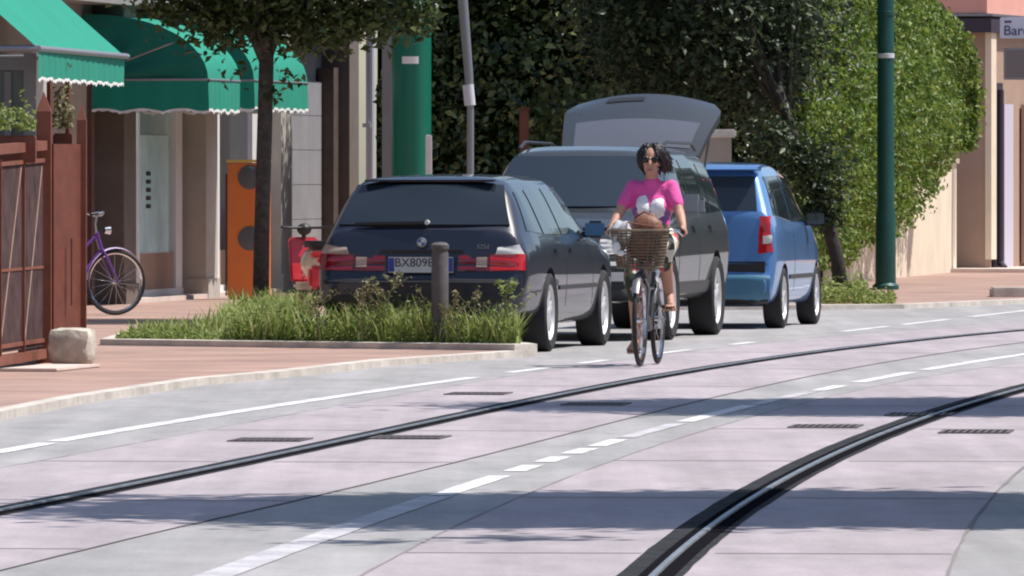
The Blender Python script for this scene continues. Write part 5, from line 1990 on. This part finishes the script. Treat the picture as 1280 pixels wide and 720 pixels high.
# her right is +x
bd = MB()
hipR, hipL = (.09, -.27, .93), (-.09, -.27, .93)
kneeR, ankR = (.095, .10, .60), (.105, -.10, .19)
kneeL, ankL = (-.125, .13, .86), (-.15, -.075, .53)
shR, shL = (.145, -.20, 1.345), (-.145, -.20, 1.345)
elR, elL = (.235, -.08, 1.15), (-.222, -.08, 1.15)
wrR, wrL = (.275, .075, 1.035), (-.272, .075, 1.035)
bd.sphere((0, -.27, .95), (.17, .13, .12), 18)
bd.caps((0, -.26, .98), (0, -.22, 1.16), .125, .115)
bd.caps((-.05, -.21, 1.20), (.05, -.21, 1.20), .12, .12)
bd.caps((-.10, -.205, 1.31), (.10, -.205, 1.31), .07, .07)
bd.caps((0, -.20, 1.35), (0, -.175, 1.45), .052, .048)
for hp, kn, an in ((hipR, kneeR, ankR), (hipL, kneeL, ankL)):
    bd.caps(hp, kn, .088, .056)
    mid = Vector(kn).lerp(Vector(an), .35) + Vector((0, -.015, 0))
    bd.caps(kn, mid, .052, .053)
    bd.caps(mid, an, .053, .034)
    s = 1 if an[0] > 0 else -1
    # foot: heel, arch, toes
    heel = Vector(an) + Vector((0, -.035, -.045))
    ball = Vector(an) + Vector((.022 * s, .12, -.075 if an[2] > .3 else -.06))
    toe = ball + Vector((.006 * s, .055, -.006))
    bd.caps(heel, ball, .030, .032); bd.caps(an, heel, .034, .03); bd.caps(an, ball, .034, .026)
    for k in range(5):
        q = ball + Vector(((k - 2) * .0135, 0, -.004))
        bd.caps(q, q + Vector(((k - 2) * .002, .058 - .007 * abs(k - (1 if s > 0 else 3)), -.006)), .0095, .008, n=8)
for sh, el, wr_ in ((shR, elR, wrR), (shL, elL, wrL)):
    s = 1 if sh[0] > 0 else -1
    bd.caps(sh, el, .048, .038)
    bd.caps(el, Vector(el).lerp(Vector(wr_), .3), .039, .038); bd.caps(Vector(el).lerp(Vector(wr_), .3), wr_, .038, .024)
    # hand closed round the grip: palm over it, four fingers wrapping, thumb beneath on the inner side
    w0 = Vector(wr_)
    gr_ = Vector((s * .270, .125, 1.005))
    palm = gr_ + Vector((-.002 * s, -.002, .030))
    bd.caps(w0, palm, .022, .021)
    for k in range(4):
        base = palm + Vector((-s * .004 + s * .004 * k, .028 - k * .019, .0))
        base = gr_ + Vector((s * .004, .034 - k * .0205, .024))
        p1 = base + Vector((s * .020, .003, -.010)); p2 = p1 + Vector((s * .006, .0, -.026)); p3 = p2 + Vector((-s * .020, -.002, -.012))
        ln = (1, 1.08, 1.0, .85)[k]
        p3 = p2 + (p3 - p2) * ln
        bd.caps(palm, base, .011, .0095, n=8); bd.caps(base, p1, .0095, .009, n=8); bd.caps(p1, p2, .009, .0082, n=8); bd.caps(p2, p3, .0082, .0072, n=8)
    t0 = gr_ + Vector((-s * .012, -.03, .02)); t1 = t0 + Vector((-s * .016, .025, -.016)); t2 = t1 + Vector((.0, .026, -.016))
    bd.caps(t0, t1, .0115, .010, n=8); bd.caps(t1, t2, .010, .0085, n=8)
# head
HC = Vector((0, -.155, 1.545))
bd.sphere(HC + Vector((0, -.01, .015)), (.073, .092, .095), 20)
bd.sphere(HC + Vector((0, .025, -.055)), (.055, .06, .062), 16)
bd.sphere(HC + Vector((0, .055, -.098)), (.024, .022, .018), 12)
bd.caps(HC + Vector((0, .082, .012)), HC + Vector((0, .101, -.030)), .009, .0135, n=10)
bd.caps(HC + Vector((-.02, .078, -.066)), HC + Vector((.02, .078, -.066)), .008, .008, n=8)
bd.caps(HC + Vector((-.017, .076, -.078)), HC + Vector((.017, .076, -.078)), .009, .009, n=8)
for s in (-1, 1):
    bd.sphere(HC + Vector((s * .073, -.005, -.01)), (.010, .02, .03), 10)
    bd.sphere(HC + Vector((s * .035, .062, -.03)), (.022, .02, .02), 10)
o = bd.build('body', M_skin, rider, smooth=180)
remesh(o, .0052, 3)
# clothes
c = MB()
c.caps((0, -.27, .97), (0, -.225, 1.14), .138, .135)
c.caps((-.045, -.21, 1.20), (.045, -.21, 1.20), .125, .125)
c.sphere((.065, -.11, 1.185), (.068, .06, .065), 14); c.sphere((-.065, -.11, 1.185), (.068, .06, .065), 14)
c.caps((-.10, -.205, 1.318), (.10, -.205, 1.318), .072, .072)
c.caps((0, -.2, 1.33), (0, -.19, 1.372), .072, .064)
for sh, el in ((shR, elR), (shL, elL)):
    c.caps(sh, Vector(sh).lerp(Vector(el), .66), .056, .055)
    c.caps(sh, (0, -.21, 1.25), .054, .1)
o = c.build('t_shirt', shirt_mat(), rider, smooth=180)
remesh(o, .009, 5)
k = MB()
k.sphere((0, -.27, .95), (.19, .15, .13), 18)
for hp, kn in ((hipR, kneeR), (hipL, kneeL)):
    e = Vector(hp).lerp(Vector(kn), .93)
    k.caps(hp, e, .112, .088)
    k.caps(e, e + Vector((0, -.02, -.10)), .085, .062)
k.caps((0, -.1, .88), (0, .04, .78), .09, .075)
o = k.build('skirt', skirt_mat(), rider, smooth=180)
remesh(o, .010, 4)
# hair: wavy chin length, blown to her left
hr = MB()
hr.sphere(HC + Vector((0, -.035, .03)), (.088, .100, .098), 20)
for i in range(420):
    a = random.uniform(-2.75, 2.75)      # around the head, 0 = back
    up = random.uniform(-.1, 1)
    p0 = HC + Vector((math.sin(a) * .082 * math.cos(up), -.03 - math.cos(a) * .088 * math.cos(up), .03 + .10 * math.sin(up)))
    if p0.y > HC.y + .03 and p0.z < HC.z + .075: continue
    L = random.uniform(.07, .165)
    outv = Vector((p0.x - HC.x, p0.y - HC.y + .02, .0)).normalized()
    wind = Vector((-.05, -.02, .0))
    pts = []
    for q in (0, .33, .66, 1):
        p = p0 + outv * (.032 * math.sin(q * 2.4) + .012 * math.sin(q * 9 + i)) + Vector((0, 0, -L * q ** 1.2 + .012)) + wind * q * q * random.uniform(.5, 1.3)
        pts.append(p)
    hr.tube(pts, [.012, .014, .011, .003], 5)
hr.build('hair', M_hair, rider, smooth=180)
# sunglasses
g = MB()
for s in (-1, 1):
    g.sphere(HC + Vector((s * .034, .077, .004)), (.031, .014, .021), 14)
g.caps(HC + Vector((-.01, .090, .010)), HC + Vector((.01, .090, .010)), .004, .004, n=6)
for s in (-1, 1):
    g.caps(HC + Vector((s * .062, .066, .008)), HC + Vector((s * .078, -.01, .004)), .004, .003, n=6)
g.build('sunglasses', M_lens, rider, smooth=180)
mo = MB(); mo.sphere(HC + Vector((0, .081, -.072)), (.024, .008, .0085), 12); mo.build('lips', mat('lips', (.42, .10, .10), .5), rider, smooth=180)
for an, nm in ((ankR, 'sandal'), (ankL, 'sandal')):
    s = 1 if an[0] > 0 else -1
    dz = -.112 if an[2] > .3 else -.095
    m = MB()
    m.bbox((an[0] + .012 * s, an[1] + .075, an[2] + dz), (.082, .25, .016), .007)
    m.tube([(an[0] + .012 * s - .045, an[1] + .11, an[2] + dz), (an[0] + .012 * s, an[1] + .11, an[2] - .035), (an[0] + .012 * s + .045, an[1] + .11, an[2] + dz)], .008, 6)
    m.build(nm, M_sandal, rider, smooth=40)

# ------------------------------------------------------------------ motor scooter half hidden by the estate car
sz_ = 100.5
sx_ = PX(387, sz_)
sc_ = thing('motor_scooter', (sx_, sz_, .05), R(12), 'red and cream motor scooter parked between the shop front and the estate car', 'scooter')
sc_.scale = (.80, .80, .80)
M_cream = mat('cream_enamel', (.72, .66, .54), .3, coat=.6)
M_scred = mat('scooter_red', (.55, .03, .04), .3, coat=.6)
mb = MB()
mb.sphere((0, -.42, .58), (.19, .42, .22), 18); mb.bbox((0, .0, .28), (.34, .55, .10), .03); mb.build('rear_body', M_cream, sc_, smooth=60)
mb = MB(); mb.bbox((0, -.80, .40), (.34, .14, .30), .04); mb.bbox((0, -.74, .70), (.30, .2, .08), .03); mb.build('rear_panel', M_scred, sc_, smooth=60)
mb = MB(); mb.bbox((0, .38, .62), (.40, .07, .62), .03, M=Matrix.Rotation(R(-18), 3, 'X')); mb.sphere((0, .52, .42), (.11, .24, .15), 14); mb.build('leg_shield', M_scred, sc_, smooth=60)
mb = MB(); mb.bbox((0, -.42, .83), (.26, .66, .09), .035); mb.build('seat', M_black, sc_, smooth=60)
mb = MB(); mb.tube([(0, .42, .9), (0, .34, 1.02)], .03, 8); mb.tube([(-.33, .22, 1.05), (-.2, .32, 1.04), (.2, .32, 1.04), (.33, .22, 1.05)], .017, 8); mb.sphere((0, .38, 1.02), (.1, .09, .08), 14); hb2 = mb.build('handlebar', M_black, sc_, smooth=60)
for y in (-.62, .62):
    mb = MB(); mb.lathe([(.13, -.05), (.21, -.055), (.235, 0), (.21, .055), (.13, .05)], (0, y, .235), 'x', 28, closed=True); mb.lathe([(0, .03), (.13, .03), (.13, -.03), (0, -.03)], (0, y, .235), 'x', 18, mi=1); mb.build('wheel', [M_tyre, M_alu], sc_, smooth=50)
mb = MB(); mb.tube([(0, .42, .8), (0, .62, .235)], .03, 8); mb.build('fork', M_alu, sc_, smooth=60)
mb = MB(); mb.bbox((0, -.86, .62), (.12, .05, .08), .02); mb.build('tail_lamp', M_red, sc_)
